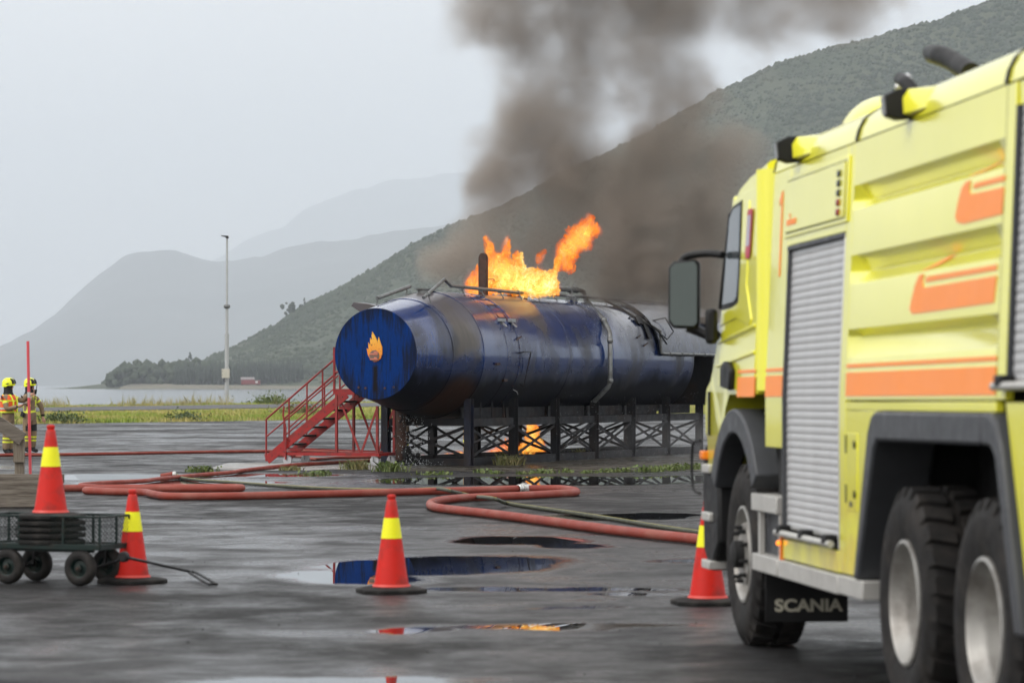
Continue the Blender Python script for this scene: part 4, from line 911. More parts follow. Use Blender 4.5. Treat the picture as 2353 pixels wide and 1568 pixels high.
smk = [sb_(1000, 640, 90, 1.0, -1), sb_(1050, 610, 100, 1.2, -1), sb_(1110, 560, 110, 1.1, -.5), sb_(1180, 540, 120, 1.), sb_(1160, 440, 130, .9), sb_(1150, 350, 130, 1.1), sb_(1190, 280, 120, .9), sb_(1130, 400, 100, 1.),
       sb_(1270, 330, 150, .95), sb_(1260, 230, 150, .65), sb_(1190, 90, 150, .6), sb_(1120, 40, 160, .5), sb_(1100, -60, 170, .5), sb_(1320, 130, 170, .7), sb_(1300, 0, 180, .6), sb_(1440, 60, 180, .6), sb_(1540, 100, 150, .75), sb_(1570, 0, 150, .7), sb_(1590, 210, 120, .7),
       sb_(1440, 250, 170, .65), sb_(1530, 320, 150, .75), sb_(1310, 430, 150, .95), sb_(1380, 500, 170, 1.15), sb_(1450, 420, 150, 1.), sb_(1480, 560, 180, 1.3), sb_(1570, 460, 170, 1.1), sb_(1620, 590, 160, 1.2), sb_(1670, 370, 130, .8), sb_(1390, 620, 130, 1.2), sb_(1500, 660, 130, 1.2), sb_(1280, 580, 130, 1.), sb_(1640, 690, 120, .9), sb_(1720, 500, 120, .6),
       sb_(1730, 60, 180, .42), sb_(1880, 20, 180, .40), sb_(2010, 0, 160, .34), sb_(1500, -120, 240, .6), sb_(1250, -140, 220, .6), sb_(1450, -230, 260, .5), sb_(1750, -110, 230, .42), sb_(2000, -90, 200, .34)]
SMOKE = volume_obj('smoke_plume', 'brown grey smoke billowing from the tank fire and drifting up', 'smoke', SO, smk, (-3.4, -2.8, -.2), (10.8, 2.8, 12.4), .085, vol_mat('brown_smoke', (.55, .49, .43), 1.0, .1), nscale=.72, namp=3.6, warp=1.2, detail=8, nrough=.62, bias=-.14, gain=1.65)
MI = Vector((4.2, 69.5, 0.0))
mst = [((-.8, 0, .4), (2.6, 2.4, .9), .7), ((1.2, 0, .5), (2.6, 2.4, 1.3), .9), ((1.2, 0, 1.7), (1.6, 1.5, 1.2), .5), ((-1.6, 0, 2.4), (1.8, 1.2, .9), .35), ((.4, .5, 2.7), (1.6, 1.2, .8), .45)]
volume_obj('spray_mist', 'pale water mist drifting round the far end of the tank', 'mist', MI, mst, (-3.6, -2.6, .02), (4.2, 2.6, 3.6), .16, vol_mat('water_mist', (.93, .94, .96), 1.0, .3), nscale=1.1, namp=1.6, warp=.5, detail=5, nrough=.6, bias=-.15, gain=.075)
# ---- water drops: sprinkler fans and drips under the cone
a = NT('water_drop'); a.set(Base_Color=(.45, .48, .5), Roughness=.1, Specular_IOR_Level=.8); M['drop'] = a.m
dc = []; dr = []; 
for k in range(260):
    x = random.gauss(-.15, .16); z = random.uniform(.02, 1.05); p = TW((x, -.35 + random.gauss(0, .1), z)); dc.append(p); dr.append(random.uniform(.003, .0065))
for k in range(140):
    z = abs(random.gauss(0, .07)); p = TW((random.gauss(-.1, .3), -.4 + random.gauss(0, .2), z)); dc.append(p); dr.append(random.uniform(.002, .005))
o = scatter('water_drips', np.array([tuple(p) for p in dc]), np.array(dr), rng.uniform(1, 4, len(dr)), M['drop']); tag(o, 'water drops falling from the underside of the tank', 'water', kind='stuff')
dc = []; dr = []
for y in (6.4, 7.7, 8.7, 9.7, 10.7, 11.7, 12.7):
    for k in range(260):
        t = random.random(); a_ = random.gauss(0, .35); p = TW((.42 + t * .45, y + .15 + a_ * t * .7 + t * .25, 3.76 + .12 * t - .5 * t * t + random.gauss(0, .02))); dc.append(p); dr.append(random.uniform(.002, .005))
for k in range(900):
    y = random.uniform(6, 13); a_ = random.uniform(20, 70); p = TW(fl(a_, y, abs(random.gauss(0, .07)))); dc.append(p); dr.append(random.uniform(.0018, .0035))
o = scatter('sprinkler_spray', np.array([tuple(p) for p in dc]), np.array(dr), rng.uniform(1, 2.5, len(dr)), M['drop']); tag(o, 'fine white water spray from the sprinkler pipe along the tank', 'water', kind='stuff')
dc = []; dr = []
for k in range(900):
    p = TW((random.uniform(.6, 1.6), random.uniform(4, 13.5), random.uniform(.02, 1.4) ** 1.3)); dc.append(p); dr.append(random.uniform(.0018, .0035))
o = scatter('falling_drops', np.array([tuple(p) for p in dc]), np.array(dr), rng.uniform(1, 4, len(dr)), M['drop']); tag(o, 'fine water drops raining down beside the trestle', 'water', kind='stuff')

# ------------------------------------------------------------------ hoses
def hose(name, label, pts, r_, mat, n=8, seg=12, z0=None, group=None, lift=None):
    P_ = []
    for k, p in enumerate(pts):
        q = G(p[0], p[1]) if len(p) == 2 else Vector(p); q.z = (r_ + .004) if len(p) == 2 else q.z; P_.append(q)
    path = smooth_path(P_, n)
    o = MB().tube(path, r_, seg).build(name, mat, None, 60); return tag(o, label, 'hose', group), path
# long thick supply hose: from the wooden trough, two folds, then across to the truck
a1 = [(0, 1131), (120, 1130), (330, 1128.5), (520, 1127.5)]; L1 = [G(*p) for p in a1]
def pl(q, r_): q = q.copy(); q.z = r_ + .004; return tuple(q)
RD = .058
S_ = [pl(p, RD) for p in L1]
e_ = G(548, 1128); S_ += [(e_.x, e_.y - .02, RD + .004), (e_.x + .07, e_.y - .22, RD + .004), (e_.x - .02, e_.y - .42, RD + .004)]
for px, v in ((500, 1131), (350, 1131.5), (245, 1132.5)): S_.append(pl(G(px, v), RD))
e_ = G(212, 1133.5); S_ += [(e_.x, e_.y - .05, RD + .004), (e_.x - .07, e_.y - .25, RD + .004), (e_.x + .05, e_.y - .45, RD + .004)]
for px, v in ((260, 1138), (330, 1139.5), (358, 1145), (400, 1149), (560, 1148), (760, 1143), (900, 1139.5), (1050, 1135.5), (1150, 1132.5), (1203, 1131), (1270, 1130.5), (1300, 1131.5), (1322, 1136), (1318, 1140), (1270, 1143), (1200, 1147), (1120, 1150), (1050, 1154), (1005, 1160), (988, 1167), (1000, 1175), (1050, 1182), (1130, 1191), (1250, 1207), (1400, 1228), (1520, 1242), (1610, 1252), (1760, 1272), (2050, 1300), (2450, 1325), (2900, 1340)):
    S_.append(pl(G(px, v), RD))
h1, path1 = hose('supply_hose', 'thick red rubber supply hose folded back on itself and looping to the fire truck', S_, RD, M['hose_red'], 7, 14)
c0, c1 = G(1197, 1131.2), G(1209, 1130.8); c0.z = c1.z = RD + .006; ax = (c1 - c0).normalized(); mid = (c0 + c1) / 2
cp = root('hose_coupling', 'silver coupling joining the thick red hose', 'coupling', mid)
rotc = ax.to_track_quat('X', 'Z').to_euler(); cp.rotation_euler = rotc
MB().lathe([(.060, -.13), (.072, -.12), (.072, -.05), (.064, -.045)], 20, ax='X').build('ring', M['brass'], cp, 40)
MB().lathe([(.064, -.04), (.088, -.035), (.088, .035), (.064, .04)], 12, ax='X').build('lug_ring', M['brass'], cp, 30)
MB().lathe([(.064, .045), (.072, .05), (.072, .12), (.060, .13)], 20, ax='X').build('ring', M['brass'], cp, 40)
mb = MB()
for k in range(4):
    a_ = k * math.pi / 2 + .4; mb.box((0, .095 * math.cos(a_), .095 * math.sin(a_)), (.05, .025, .025))
mb.build('lugs', M['brass'], cp)
hose('attack_hose', 'red hose running from the trough past the green hose end towards the stairs', [(290, 1124), (230, 1123.5), (186, 1121), (200, 1117.5), (270, 1113), (330, 1110), (360, 1106), (405, 1101), (470, 1095), (530, 1090), (560, 1085), (620, 1078), (680, 1072), (760, 1067), (860, 1061)], .04, M['hose_red'])
hose('thin_hose', 'thin red hose lying straight behind the wooden trough', [(-150, 1056), (0, 1049), (120, 1048), (300, 1045), (450, 1042), (620, 1040), (760, 1040), (870, 1046)], .040, M['hose_red'])
hose('stair_hose', 'red hose curling beneath the red stairs', [(610, 1048), (690, 1052), (720, 1058), (770, 1055), (840, 1054), (900, 1053)], .038, M['hose_red'])
gpts = [(406, 1094), (418, 1101), (470, 1108), (540, 1112.5), (640, 1120), (760, 1127), (900, 1130), (990, 1127)]
GR = .027
gq_ = [pl(G(*p), GR) for p in gpts]
for px, v, z in ((1010, 1122, .13), (1035, 1127, .15), (1060, 1133, .05), (1090, 1140, .05), (1115, 1142, .13), (1140, 1146, .145), (1160, 1154, .05)):
    g_ = G(px, v, z); gq_.append((g_.x, g_.y, z))
for p in ((1190, 1165), (1260, 1175), (1400, 1196), (1500, 1213), (1610, 1229), (1760, 1246), (2050, 1266), (2450, 1290), (2900, 1310)): gq_.append(pl(G(*p), GR))
go_ = root('green_hose', 'thin dark olive hose with a yellow stripe crossing the red hose', 'hose')
pg = smooth_path(gq_, 8); MB().tube(pg, GR, 10).build('jacket', M['hose_grn'], go_, 60)
MB().tube([p + Vector((0, -.012, GR * .86)) for p in pg], .006, 5).build('stripe', M['hose_stripe'], go_, 60)
br = G(397, 1098); b_ = root('branch_coupling', 'small red branch fitting where the green hose starts', 'coupling', (br.x, br.y, .045))
MB().tube([(-.22, .05, 0), (-.05, 0, .02), (.02, -.02, .05)], [.04, .05, .04], 10).build('body', M['hose_red'], b_, 40); MB().lathe([(.05, -.03), (.055, 0), (.05, .03)], 12, (.03, -.03, .03), 'X', True, True).build('ring', M['brass'], b_)

gc = [(random.uniform(-4.5, 3.5) * (y_ / 30), y_, .004) for y_ in (random.uniform(16, 55) for _ in range(260))]
o = scatter('loose_grit', np.array(gc), rng.uniform(.003, .008, len(gc)), rng.uniform(.5, .9, len(gc)), M['under']); tag(o, 'small dark stones and grit lying on the wet asphalt', 'grit', kind='stuff')
# ------------------------------------------------------------------ traffic cones
def make_cone():
    r_ = root('traffic_cone', 'cone', 'traffic cone', group='red traffic cones')
    mb = MB(); s_ = .265
    pts_ = [(s_, s_ * .55), (s_ * .55, s_), (-s_ * .55, s_), (-s_, s_ * .55), (-s_, -s_ * .55), (-s_ * .55, -s_), (s_ * .55, -s_), (s_, -s_ * .55)]
    n = 8
    def ring(k, z): return [(p[0] * k, p[1] * k, z) for p in pts_]
    vs_ = ring(1, 0) + ring(1, .032) + ring(.76, .049) + ring(.70, .05) + [(.158 * math.cos(R(22.5 + 45 * i)), .158 * math.sin(R(22.5 + 45 * i)), .05) for i in range(8)] + [(.150 * math.cos(R(22.5 + 45 * i)), .150 * math.sin(R(22.5 + 45 * i)), 0.) for i in range(8)]
    fs_ = []
    for l in range(5):
        for i in range(n): fs_.append((l * n + i, l * n + (i + 1) % n, (l + 1) * n + (i + 1) % n, (l + 1) * n + i))
    for i in range(n): fs_.append((5 * n + i, 5 * n + (i + 1) % n, (i + 1) % n, i))
    mb.add(vs_, fs_); mb.build('base', M['rubber'], r_, bevel=.006)
    def cr_(z): return .142 + (.040 - .142) * (z - .06) / (.75 - .06)
    def shell(z0, z1, off, mat, name, extra_lo=None, top=False):
        prof = [(cr_(z0) + off, z0), (cr_((z0 + z1) / 2) + off, (z0 + z1) / 2), (cr_(z1) + off, z1)]
        if extra_lo: prof = extra_lo + prof
        if top: prof += [(.036, .757), (.030, .762), (.033, .772), (.037, .785), (.033, .798), (.020, .804)]
        inner = [(max(p[0] - .005, .002), p[1] - .0005) for p in prof[::-1]]
        return MB().lathe(prof + (inner if not top else [(.016, .800), (.03, .74)] + [(max(p[0] - .005, .002), p[1]) for p in prof[:3][::-1]]), 32).build(name, mat, r_, 40)
    shell(.062, .445, 0, M['cone'], 'lower_cone', [(.156, .052), (.152, .056)])
    shell(.445, .612, .0022, M['collar'], 'reflective_collar')
    shell(.612, .75, 0, M['cone'], 'upper_cone', None, True)
    MB().lathe([(.158, .0525), (.157, .058), (.150, .068), (.1485, .072)], 32).build('hem', M['cone_foot'], r_, 40)
    return r_
cone0 = make_cone()
def place_cone(c, loc, rz, label, group=None):
    c.location = loc; c.rotation_euler = (0, 0, rz); c['label'] = label; c['category'] = 'traffic cone'; c['group'] = group or 'red traffic cones'
place_cone(cone0, G(899, 1360), R(18), 'red traffic cone with yellow collar standing alone by the large puddle')
place_cone(copy_tree(cone0), G(304, 1338), R(40), 'red traffic cone with yellow collar behind the handle of the garden cart')
place_cone(copy_tree(cone0), (1.52, 23.7, 0), R(10), 'red traffic cone with yellow collar in front of the fire truck wheel')

# ------------------------------------------------------------------ garden cart with a stack of cones
CO = (G(23.5, 1338) + G(240, 1338)) / 2; CA = math.atan2(-.40, .67) * .55
wl, wr_ = G(23.5, 1339), G(185, 1345); ca = math.atan2(wr_.y - wl.y, wr_.x - wl.x)
ca = R(-24)
ct = root('garden_cart', 'dark green mesh garden cart with four black pneumatic tyres and a pull handle', 'cart', (wr_.x, wr_.y, 0), (0, 0, ca))
# local x along the cart, y across; near front wheel at the origin
WB_, TR_ = -.72, .44
def cart_wheel(x, y):
    w_ = root('wheel', None, None); w_.parent = ct; w_.location = (x, y, .151); w_.scale = (1.075, 1.075, 1.075)
    MB().lathe([(.075, -.035), (.10, -.044), (.128, -.036), (.14, -.015), (.14, .015), (.128, .036), (.10, .044), (.075, .035)], 28, (0, 0, 0), 'Y').build('tyre', M['tyre'], w_, 50)
    MB().lathe([(.076, -.03), (.066, -.024), (.06, -.008), (.03, -.012), (.028, -.04), (.010, -.045)], 20, (0, 0, 0), 'Y', capb=True).build('rim', M['cart'], w_, 40)
    MB().lathe([(.076, .03), (.066, .024), (.06, .008), (.03, .012), (.028, .04), (.010, .045)], 20, (0, 0, 0), 'Y', capb=True).build('rim', M['cart'], w_, 40)
    MB().lathe([(.012, -.056), (.012, .056)], 8, (0, 0, 0), 'Y', True, True).build('axle_nut', M['rust'], w_)
for x in (0, WB_):
    for y in (0, TR_): cart_wheel(x, y)
BX0, BX1, BY0, BY1, BZ, BT = -1.02, .20, -.03, .47, .325, .585
MB().bb(BX0, BX1, BY0, BY0 + .03, BZ - .02, BZ + .025).bb(BX0, BX1, BY1 - .03, BY1, BZ - .02, BZ + .025).bb(BX0, BX0 + .03, BY0 + .03, BY1 - .03, BZ - .02, BZ + .025).bb(BX1 - .03, BX1, BY0 + .03, BY1 - .03, BZ - .02, BZ + .025).build('bed_frame', M['cart'], ct, bevel=.003)
MB().tube([(BX0, BY0 + .01, BT), (BX1, BY0 + .01, BT)], .011, 6).tube([(BX0, BY1 - .01, BT), (BX1, BY1 - .01, BT)], .011, 6).tube([(BX0, BY0 + .01, BT), (BX0, BY1 - .01, BT)], .011, 6).tube([(BX1, BY0 + .01, BT), (BX1, BY1 - .01, BT)], .011, 6).build('top_rail', M['cart'], ct)
for (x, y) in [(BX0, BY0 + .01), (BX1, BY0 + .01), (BX0, BY1 - .01), (BX1, BY1 - .01), (-.16, BY0 + .01), (-.60, BY0 + .01), (-.16, BY1 - .01), (-.60, BY1 - .01), (BX1, .25)]:
    MB().bb(x - .009, x + .009, y - .009, y + .009, BZ + .025, BT).build('upright', M['cart'], ct)
def wire_panel(p0, du, dv, nu, nv, name):
    mb = MB(); p0, du, dv = Vector(p0), Vector(du), Vector(dv); lu, lv = du.length, dv.length; s_ = .036
    us = int(lu / s_); vs2 = max(1, int(lv / s_))
    for k in range(-vs2, us + 1):
        for sg in (1, -1):
            a_ = max(0, -k) if True else 0; u0 = max(k, 0); v0 = max(-k, 0); m_ = min(us - u0, vs2 - v0)
            if m_ <= 0: continue
            A_ = (u0 / us, v0 / vs2); B_ = ((u0 + m_) / us, (v0 + m_) / vs2)
            if sg < 0: A_ = (A_[0], 1 - A_[1]); B_ = (B_[0], 1 - B_[1])
            mb.tube([p0 + du * A_[0] + dv * A_[1], p0 + du * B_[0] + dv * B_[1]], .0022, 3, False)
    return mb.build(name, M['cart'], ct)
wire_panel((BX0, BY0 + .01, BZ + .02), (BX1 - BX0, 0, 0), (0, 0, BT - BZ - .02), 0, 0, 'wire_side')
wire_panel((BX0, BY1 - .01, BZ + .02), (BX1 - BX0, 0, 0), (0, 0, BT - BZ - .02), 0, 0, 'wire_side')
wire_panel((BX1, BY0 + .01, BZ + .02), (0, BY1 - BY0 - .02, 0), (0, 0, BT - BZ - .02), 0, 0, 'wire_end')
wire_panel((BX0, BY0 + .01, BZ + .02), (0, BY1 - BY0 - .02, 0), (0, 0, BT - BZ - .02), 0, 0, 'wire_end')
wire_panel((BX0, BY0 + .03, BZ + .012), (BX1 - BX0, 0, 0), (0, BY1 - BY0 - .06, 0), 0, 0, 'wire_floor')
for y in (.05, .39):
    MB().bb(BX0 + .1, BX1 - .1, y - .012, y + .012, BZ - .045, BZ - .02).build('bearer', M['cart'], ct)
for x in (0, WB_):
    MB().tube([(x, 0, .14), (x, TR_, .14)], .012, 8).build('axle', M['blk'], ct)
    for y in (.06, .38): MB().bar((x, y, .14), (x + .02, y, BZ - .045), .02, .03).build('bracket', M['blk'], ct)
    MB().bar((x, .25, .14), (x - .22 * (1 if x == 0 else -1), .25, BZ - .03), .012, .012).build('stay', M['blk'], ct)
# handle in the world frame of the cart
inv = ct.matrix_basis.inverted() if False else Matrix.LocRotScale(ct.location, ct.rotation_euler, None).inverted()
hp = PY(285, 1278, 25.5); he = G(440, 1331); he.z = .07; hl = G(486, 1345); hl.z = .02
hp, he, hl = inv @ hp, inv @ he, inv @ hl
hd = (hl - he).normalized(); sdv = Vector((-hd.y, hd.x, 0)).normalized()
MB().tube([hp, he], .013, 8).build('handle_shaft', M['blk'], ct, 40)
MB().tube(smooth_path([he, he + hd * .08 + sdv * .028, hl + sdv * .035, hl + hd * .02 + sdv * .02, hl + hd * .02 - sdv * .02, hl - sdv * .035, he + hd * .08 - sdv * .028, he], 4), .012, 8).build('handle_grip', M['blk'], ct, 40)
MB().lathe([(.035, -.03), (.045, -.02), (.045, .02), (.035, .03)], 14, tuple(hp), 'Y', True, True).build('handle_pivot', M['blk'], ct)
MB().tube([hp, (.20, .25, .20), (.0, .25, .14)], .014, 6).build('tow_bar', M['blk'], ct)
# the cones stacked in it
sc_ = Matrix.LocRotScale(ct.location, ct.rotation_euler, None) @ Vector((-.44, .22, 0)); z_ = BZ + .017
NS = 5
for k in range(NS):
    z = z_ + k * .0535
    c = copy_tree(cone0)
    lab = ['lowest traffic cone of the stack in the garden cart, only its black base showing', 'second traffic cone from the bottom of the stack in the garden cart', 'middle traffic cone of the stack in the garden cart', 'traffic cone just under the topmost one of the stack in the garden cart', 'topmost red traffic cone of the stack in the garden cart'][k]
    place_cone(c, (sc_.x + random.uniform(-.001, .001), sc_.y + random.uniform(-.001, .001), z), ca + random.uniform(-.05, .05), lab, 'cones stacked in the garden cart' if k < NS - 1 else None)

# ------------------------------------------------------------------ wooden trough and barrier, marker pole
tr0 = G(121, 1166)
TB = root('wooden_trough', 'low weathered wooden trough with a metal corner, behind the garden cart', 'trough', (tr0.x, tr0.y, 0), (0, 0, R(-4)))
for k, (z0, z1) in enumerate(((.01, .145), (.165, .295), (.318, .445))):
    MB().bb(-2.6, -.02 - .006 * k, (0, .012, -.008)[k], (.045, .055, .04)[k], z0, z1).build('board', M['wood'], TB, bevel=.004)
    MB().bb(-2.6, -.02, .80, .845, z0, z1).build('board', M['wood'], TB, bevel=.004)
    MB().bb(-.06, -.015, .048, .797, z0, z1).build('end_board', M['wood'], TB, bevel=.004)
MB().bb(-.035, .0, -.006, -.002, .02, .45).bb(-.002, .002, -.002, .12, .02, .45).build('corner_iron', M['zinc'], TB)
MB().bb(-2.6, -.07, .05, .79, .02, .06).build('bottom_board', M['wood'], TB)
WP = root('timber_prop', 'square timber post with a slanting grey plank bolted to its top', 'post', (PY(45, 1100, 43.5).x, 43.5, 0))
MB().bb(-.065, .065, -.05, .05, 0, .78).build('post', M['timber'], WP, bevel=.006)
MB().bb(-.075, .085, -.11, -.052, .60, .93).build('post_cap', M['timber'], WP, bevel=.006)
MB().bar((.07, -.14, .93), (-1.6, -.14, 2.02), .05, .19).build('plank', M['wood'], WP, bevel=.005)
PP = PY(57, 1100, 43.2)
po = root('marker_pole', 'thin faded red marker pole with a white band behind the stacked cone', 'pole', (PP.x, 43.75, 0), (0, R(-1.2), 0))
for (z0, z1, m_) in ((0, 1.52, 'pinkpole'), (1.52, 1.60, 'silver'), (1.60, 2.33, 'pinkpole')):
    MB().tube([(0, 0, z0), (0, 0, z1)], .021, 10).build('pole_section' if m_ != 'silver' else 'white_band', M[m_], po, 40)

# ------------------------------------------------------------------ firefighters
def skin_mesh(name, verts, edges, radii):
    me = bpy.data.meshes.new(name); me.from_pydata(verts, edges, []); o = bpy.data.objects.new(name, me); COL.objects.link(o)
    sm = o.modifiers.new('skin', 'SKIN'); sm.use_smooth_shade = True; sm.branch_smoothing = .3
    for k, r_ in enumerate(radii): me.skin_vertices[0].data[k].radius = r_ if isinstance(r_, tuple) else (r_, r_)
    me.skin_vertices[0].data[0].use_root = True
    sb2 = o.modifiers.new('sub', 'SUBSURF'); sb2.levels = 2; sb2.render_levels = 2
    dg = bpy.context.evaluated_depsgraph_get(); dg.update(); nm = bpy.data.meshes.new_from_object(o.evaluated_get(dg), depsgraph=dg); bpy.data.objects.remove(o); nm.name = name
    nm.polygons.foreach_set('use_smooth', [True] * len(nm.polygons)); return nm
def hand(mb, wp, d, nrm, s=1., curl=.5):
    """palm and five bent fingers from the wrist wp towards d"""
    wp, d, nrm = Vector(wp), Vector(d).normalized(), Vector(nrm).normalized(); sd_ = d.cross(nrm).normalized()
    mb.tube([wp - d * .02, wp + d * .03, wp + d * .09 * s], [.026, .036 * s, .034 * s], 8)
    for k in range(4):
        b_ = wp + d * .085 * s + sd_ * (k - 1.5) * .019 * s; l_ = (.062, .074, .07, .055)[k] * s
        m_ = b_ + (d * .8 + nrm * curl * .6).normalized() * l_ * .55; e_ = m_ + (d * .35 + nrm * curl * 1.6).normalized() * l_ * .6
        mb.tube([b_ - d * .01, m_, e_], [.0105 * s, .0095 * s, .008 * s], 6)
    b_ = wp + d * .035 * s + sd_ * -.034 * s; m_ = b_ + (d * .6 - sd_ * .5 + nrm * .4).normalized() * .04 * s
    mb.tube([b_, m_, m_ + (d + nrm * .5).normalized() * .03 * s], [.013 * s, .011 * s, .009 * s], 6)
def person(label, loc, rz, arms, vest, head_turn=0., helmet=True, lean=0.):
    r_ = root('person', label, 'person', loc, (0, 0, rz))
    # local frame: +x is where the person faces, +y the left side
    V_ = [(0, 0, .93), (0, 0, 1.08), (.0, 0, 1.24), (.0, 0, 1.38), (.01, 0, 1.50), (.02, 0, 1.57), (.03, 0, 1.66), (.02, 0, 1.76)]
    E_ = [(k, k + 1) for k in range(7)]; Rd = [(.165, .19), (.155, .175), (.16, .20), (.15, .20), (.075, .08), (.07, .07), (.092, .085), (.08, .075)]
    def chain(start, pts_, rr):
        i0 = start
        for p, q in zip(pts_, rr): V_.append(tuple(p)); Rd.append(q); E_.append((i0, len(V_) - 1)); i0 = len(V_) - 1
    for s_ in (1, -1):
        chain(0, [(.0, .10 * s_, .84), (.02, .115 * s_, .50), (-.01, .12 * s_, .16), (.0, .12 * s_, .06), (.10, .13 * s_, .045), (.16, .135 * s_, .04)], [(.125, .12), (.10, .10), (.09, .09), (.065, .065), (.05, .055), (.042, .05)])
        A_ = arms[0] if s_ > 0 else arms[1]
        chain(3, [(0, .20 * s_, 1.40), A_[0], A_[1]], [(.085, .085), (.068, .068), (.05, .05)])
    nm = skin_mesh('body', V_, E_, Rd)
    mats = [M['tan'], M['blkcloth'], M['skin'], M['refl'], M['silver']]
    for m_ in mats: nm.materials.append(m_)
    for p in nm.polygons:
        c = p.center; z = c.z
        armd = min((Vector(c) - Vector(A_[k_])).length for A_ in arms for k_ in (1,)); i_ = 0
        if z < .13: i_ = 1
        elif z > 1.49: i_ = 2 if (c.x > .04 and z > 1.56) else 1
        elif (.27 < z < .31) or (.36 < z < .40): i_ = 3
        elif 1.0 < z < 1.05 and abs(c.y) < .25 and not vest: i_ = 3
        elif abs(c.y) < .145 and abs(c.y) > .10 and 1.02 < z < 1.45 and not vest: i_ = 3
        elif .55 < z < .70 and c.x > .04: i_ = 1
        else:
            for A_, s_ in ((arms[0], 1), (arms[1], -1)):
                a0, a1 = Vector((0, .20 * s_, 1.40)), Vector(A_[0]); t = (Vector(c) - a0).dot(a1 - a0) / (a1 - a0).length_squared
                if .35 < t < .55 and c.y * s_ > .15 and ((Vector(c) - a0) - (a1 - a0) * t).length < .12: i_ = 3
                if (Vector(c) - Vector(A_[1])).length < .07: i_ = 1
        p.material_index = i_
    bo = bpy.data.objects.new('body', nm); COL.objects.link(bo); bo.parent = r_
    for A_ in arms:
        d_ = (Vector(A_[1]) - Vector(A_[0])).normalized(); mb = MB(); hand(mb, Vector(A_[1]) + d_ * .02, A_[2] if len(A_) > 2 else d_, A_[3] if len(A_) > 3 else (0, 0, -1), 1.0, .7); mb.build('hand', M['skin'] if (len(A_) < 5) else A_[4], r_, 60)
    # face
    mb = MB(); c = Vector((.03, 0, 1.665)); mb.ball(c + Vector((.095, 0, -.01)), (.018, .012, .025), 8, 6); mb.ball(c + Vector((.06, .0, -.055)), (.03, .03, .025), 8, 6); mb.build('nose', M['skin'], r_, 60)
    mb = MB()
    for s_ in (1, -1): mb.ball(c + Vector((.082, .032 * s_, .022)), .009, 6, 4)
    mb.build('eyes', M['blkcloth'], r_, 60)
    MB().bb(c.x + .085, c.x + .095, -.024, .024, c.z - .055, c.z - .049).build('mouth', M['hivis'], r_)
    if helmet:
        mb = MB(); prf = [(.150, 1.685), (.152, 1.72), (.146, 1.78), (.125, 1.83), (.085, 1.865), (.04, 1.88), (.002, 1.883)]
        mb.lathe(prf, 24, (0, 0, 0)); mb.v = [(p[0] * 1.12 + .01, p[1] * .92, p[2] - (.03 if p[0] < 0 and p[2] < 1.73 else 0)) for p in mb.v]
        hm = mb.build('helmet', M['helmet'], r_, 60)
        MB().prism([(.15, 1.72), (.13, 1.80), (.07, 1.855), (.11, 1.86), (.16, 1.82), (.185, 1.74)], (0, 0, 0), (1, 0, 0), (0, 0, 1), (0, 1, 0), -.085, .085).build('visor', M['blk'], hm, bevel=.01)
        for s_ in (1, -1): MB().prism([(.0, 1.72), (.06, 1.75), (.10, 1.74), (.07, 1.72)], (0, 0, 0), (1, 0, 0), (0, 0, 1), (0, 1, 0), .137 * s_, .146 * s_).build('side_mark', M['blk'], hm)
    MB().lathe([(.165, 1.40), (.14, 1.46), (.112, 1.53), (.110, 1.60), (.116, 1.68)], 18).build('neck_hood', M['blkcloth'], r_, 60)
    if vest:
        mb = MB(); prf = [(.225, 1.02), (.222, 1.15), (.222, 1.28), (.215, 1.38), (.17, 1.455)]; mb.lathe(prf, 28); mb.v = [(p[0] * .86, p[1] * 1.0, p[2]) for p in mb.v]; vo = mb.build('vest', M['hivis'], r_, 60)
        for z0, z1, m_ in ((1.02, 1.06, 'refl'), (1.10, 1.15, 'silver'), (1.30, 1.33, 'refl')):
            mb = MB().lathe([(.228, z0), (.228, z1)], 28); mb.v = [(p[0] * .87, p[1] * 1.005, p[2]) for p in mb.v]; mb.build('tape', M[m_], vo, 60)
        for s_ in (1, -1):
            MB().tube([(.19, .10 * s_, 1.03), (.195, .10 * s_, 1.3), (.12, .11 * s_, 1.45), (-.1, .11 * s_, 1.45)], .024, 6).build('tape', M['refl'], vo, 60)
    else:
        MB().bar((-.03, -.235, .90), (.02, -.235, 1.02), .06, .12).build('pouch', M['blkcloth'], r_, bevel=.02)
    return r_
p1 = (-12.38, 74.9, 0)
person('firefighter in an orange vest and yellow helmet pointing and looking at a handheld device', p1, R(-18), [((.26, .30, 1.30), (.50, .16, 1.46), (1, -.1, .05), (0, 0, -1)), ((.12, -.30, 1.10), (.34, -.14, 1.18), (1, .2, .2), (0, .3, 1))], True)
Mp = Matrix.Translation(p1) @ Matrix.Rotation(R(-18), 4, 'Z')
ph = root('handheld_device', 'small grey handheld device held by the firefighter in the orange vest', 'device', Mp @ Vector((.46, -.10, 1.235)), (0, R(-25), R(-18)))
MB().bb(-.075, .075, -.038, .038, -.006, .006).build('casing', M['wheel_grey'], ph, bevel=.004); MB().bb(-.06, .06, -.031, .031, .0062, .008).build('screen', M['dark_lens'], ph)
p2 = (-12.22, 77.2, 0)
person('firefighter in tan turnout gear and yellow helmet speaking into a radio', p2, R(-35), [((.10, .33, 1.14), (.14, .34, .90), (.15, 0, -1), (1, 0, 0)), ((.17, -.27, 1.20), (.24, -.09, 1.44), (.1, .25, 1), (-1, 0, 0))], False)
Mp = Matrix.Translation(p2) @ Matrix.Rotation(R(-35), 4, 'Z')
rd = root('hand_radio', 'black hand radio with a short antenna at the second firefighter\'s mouth', 'radio', Mp @ Vector((.275, -.07, 1.53)), (0, R(12), R(-35)))
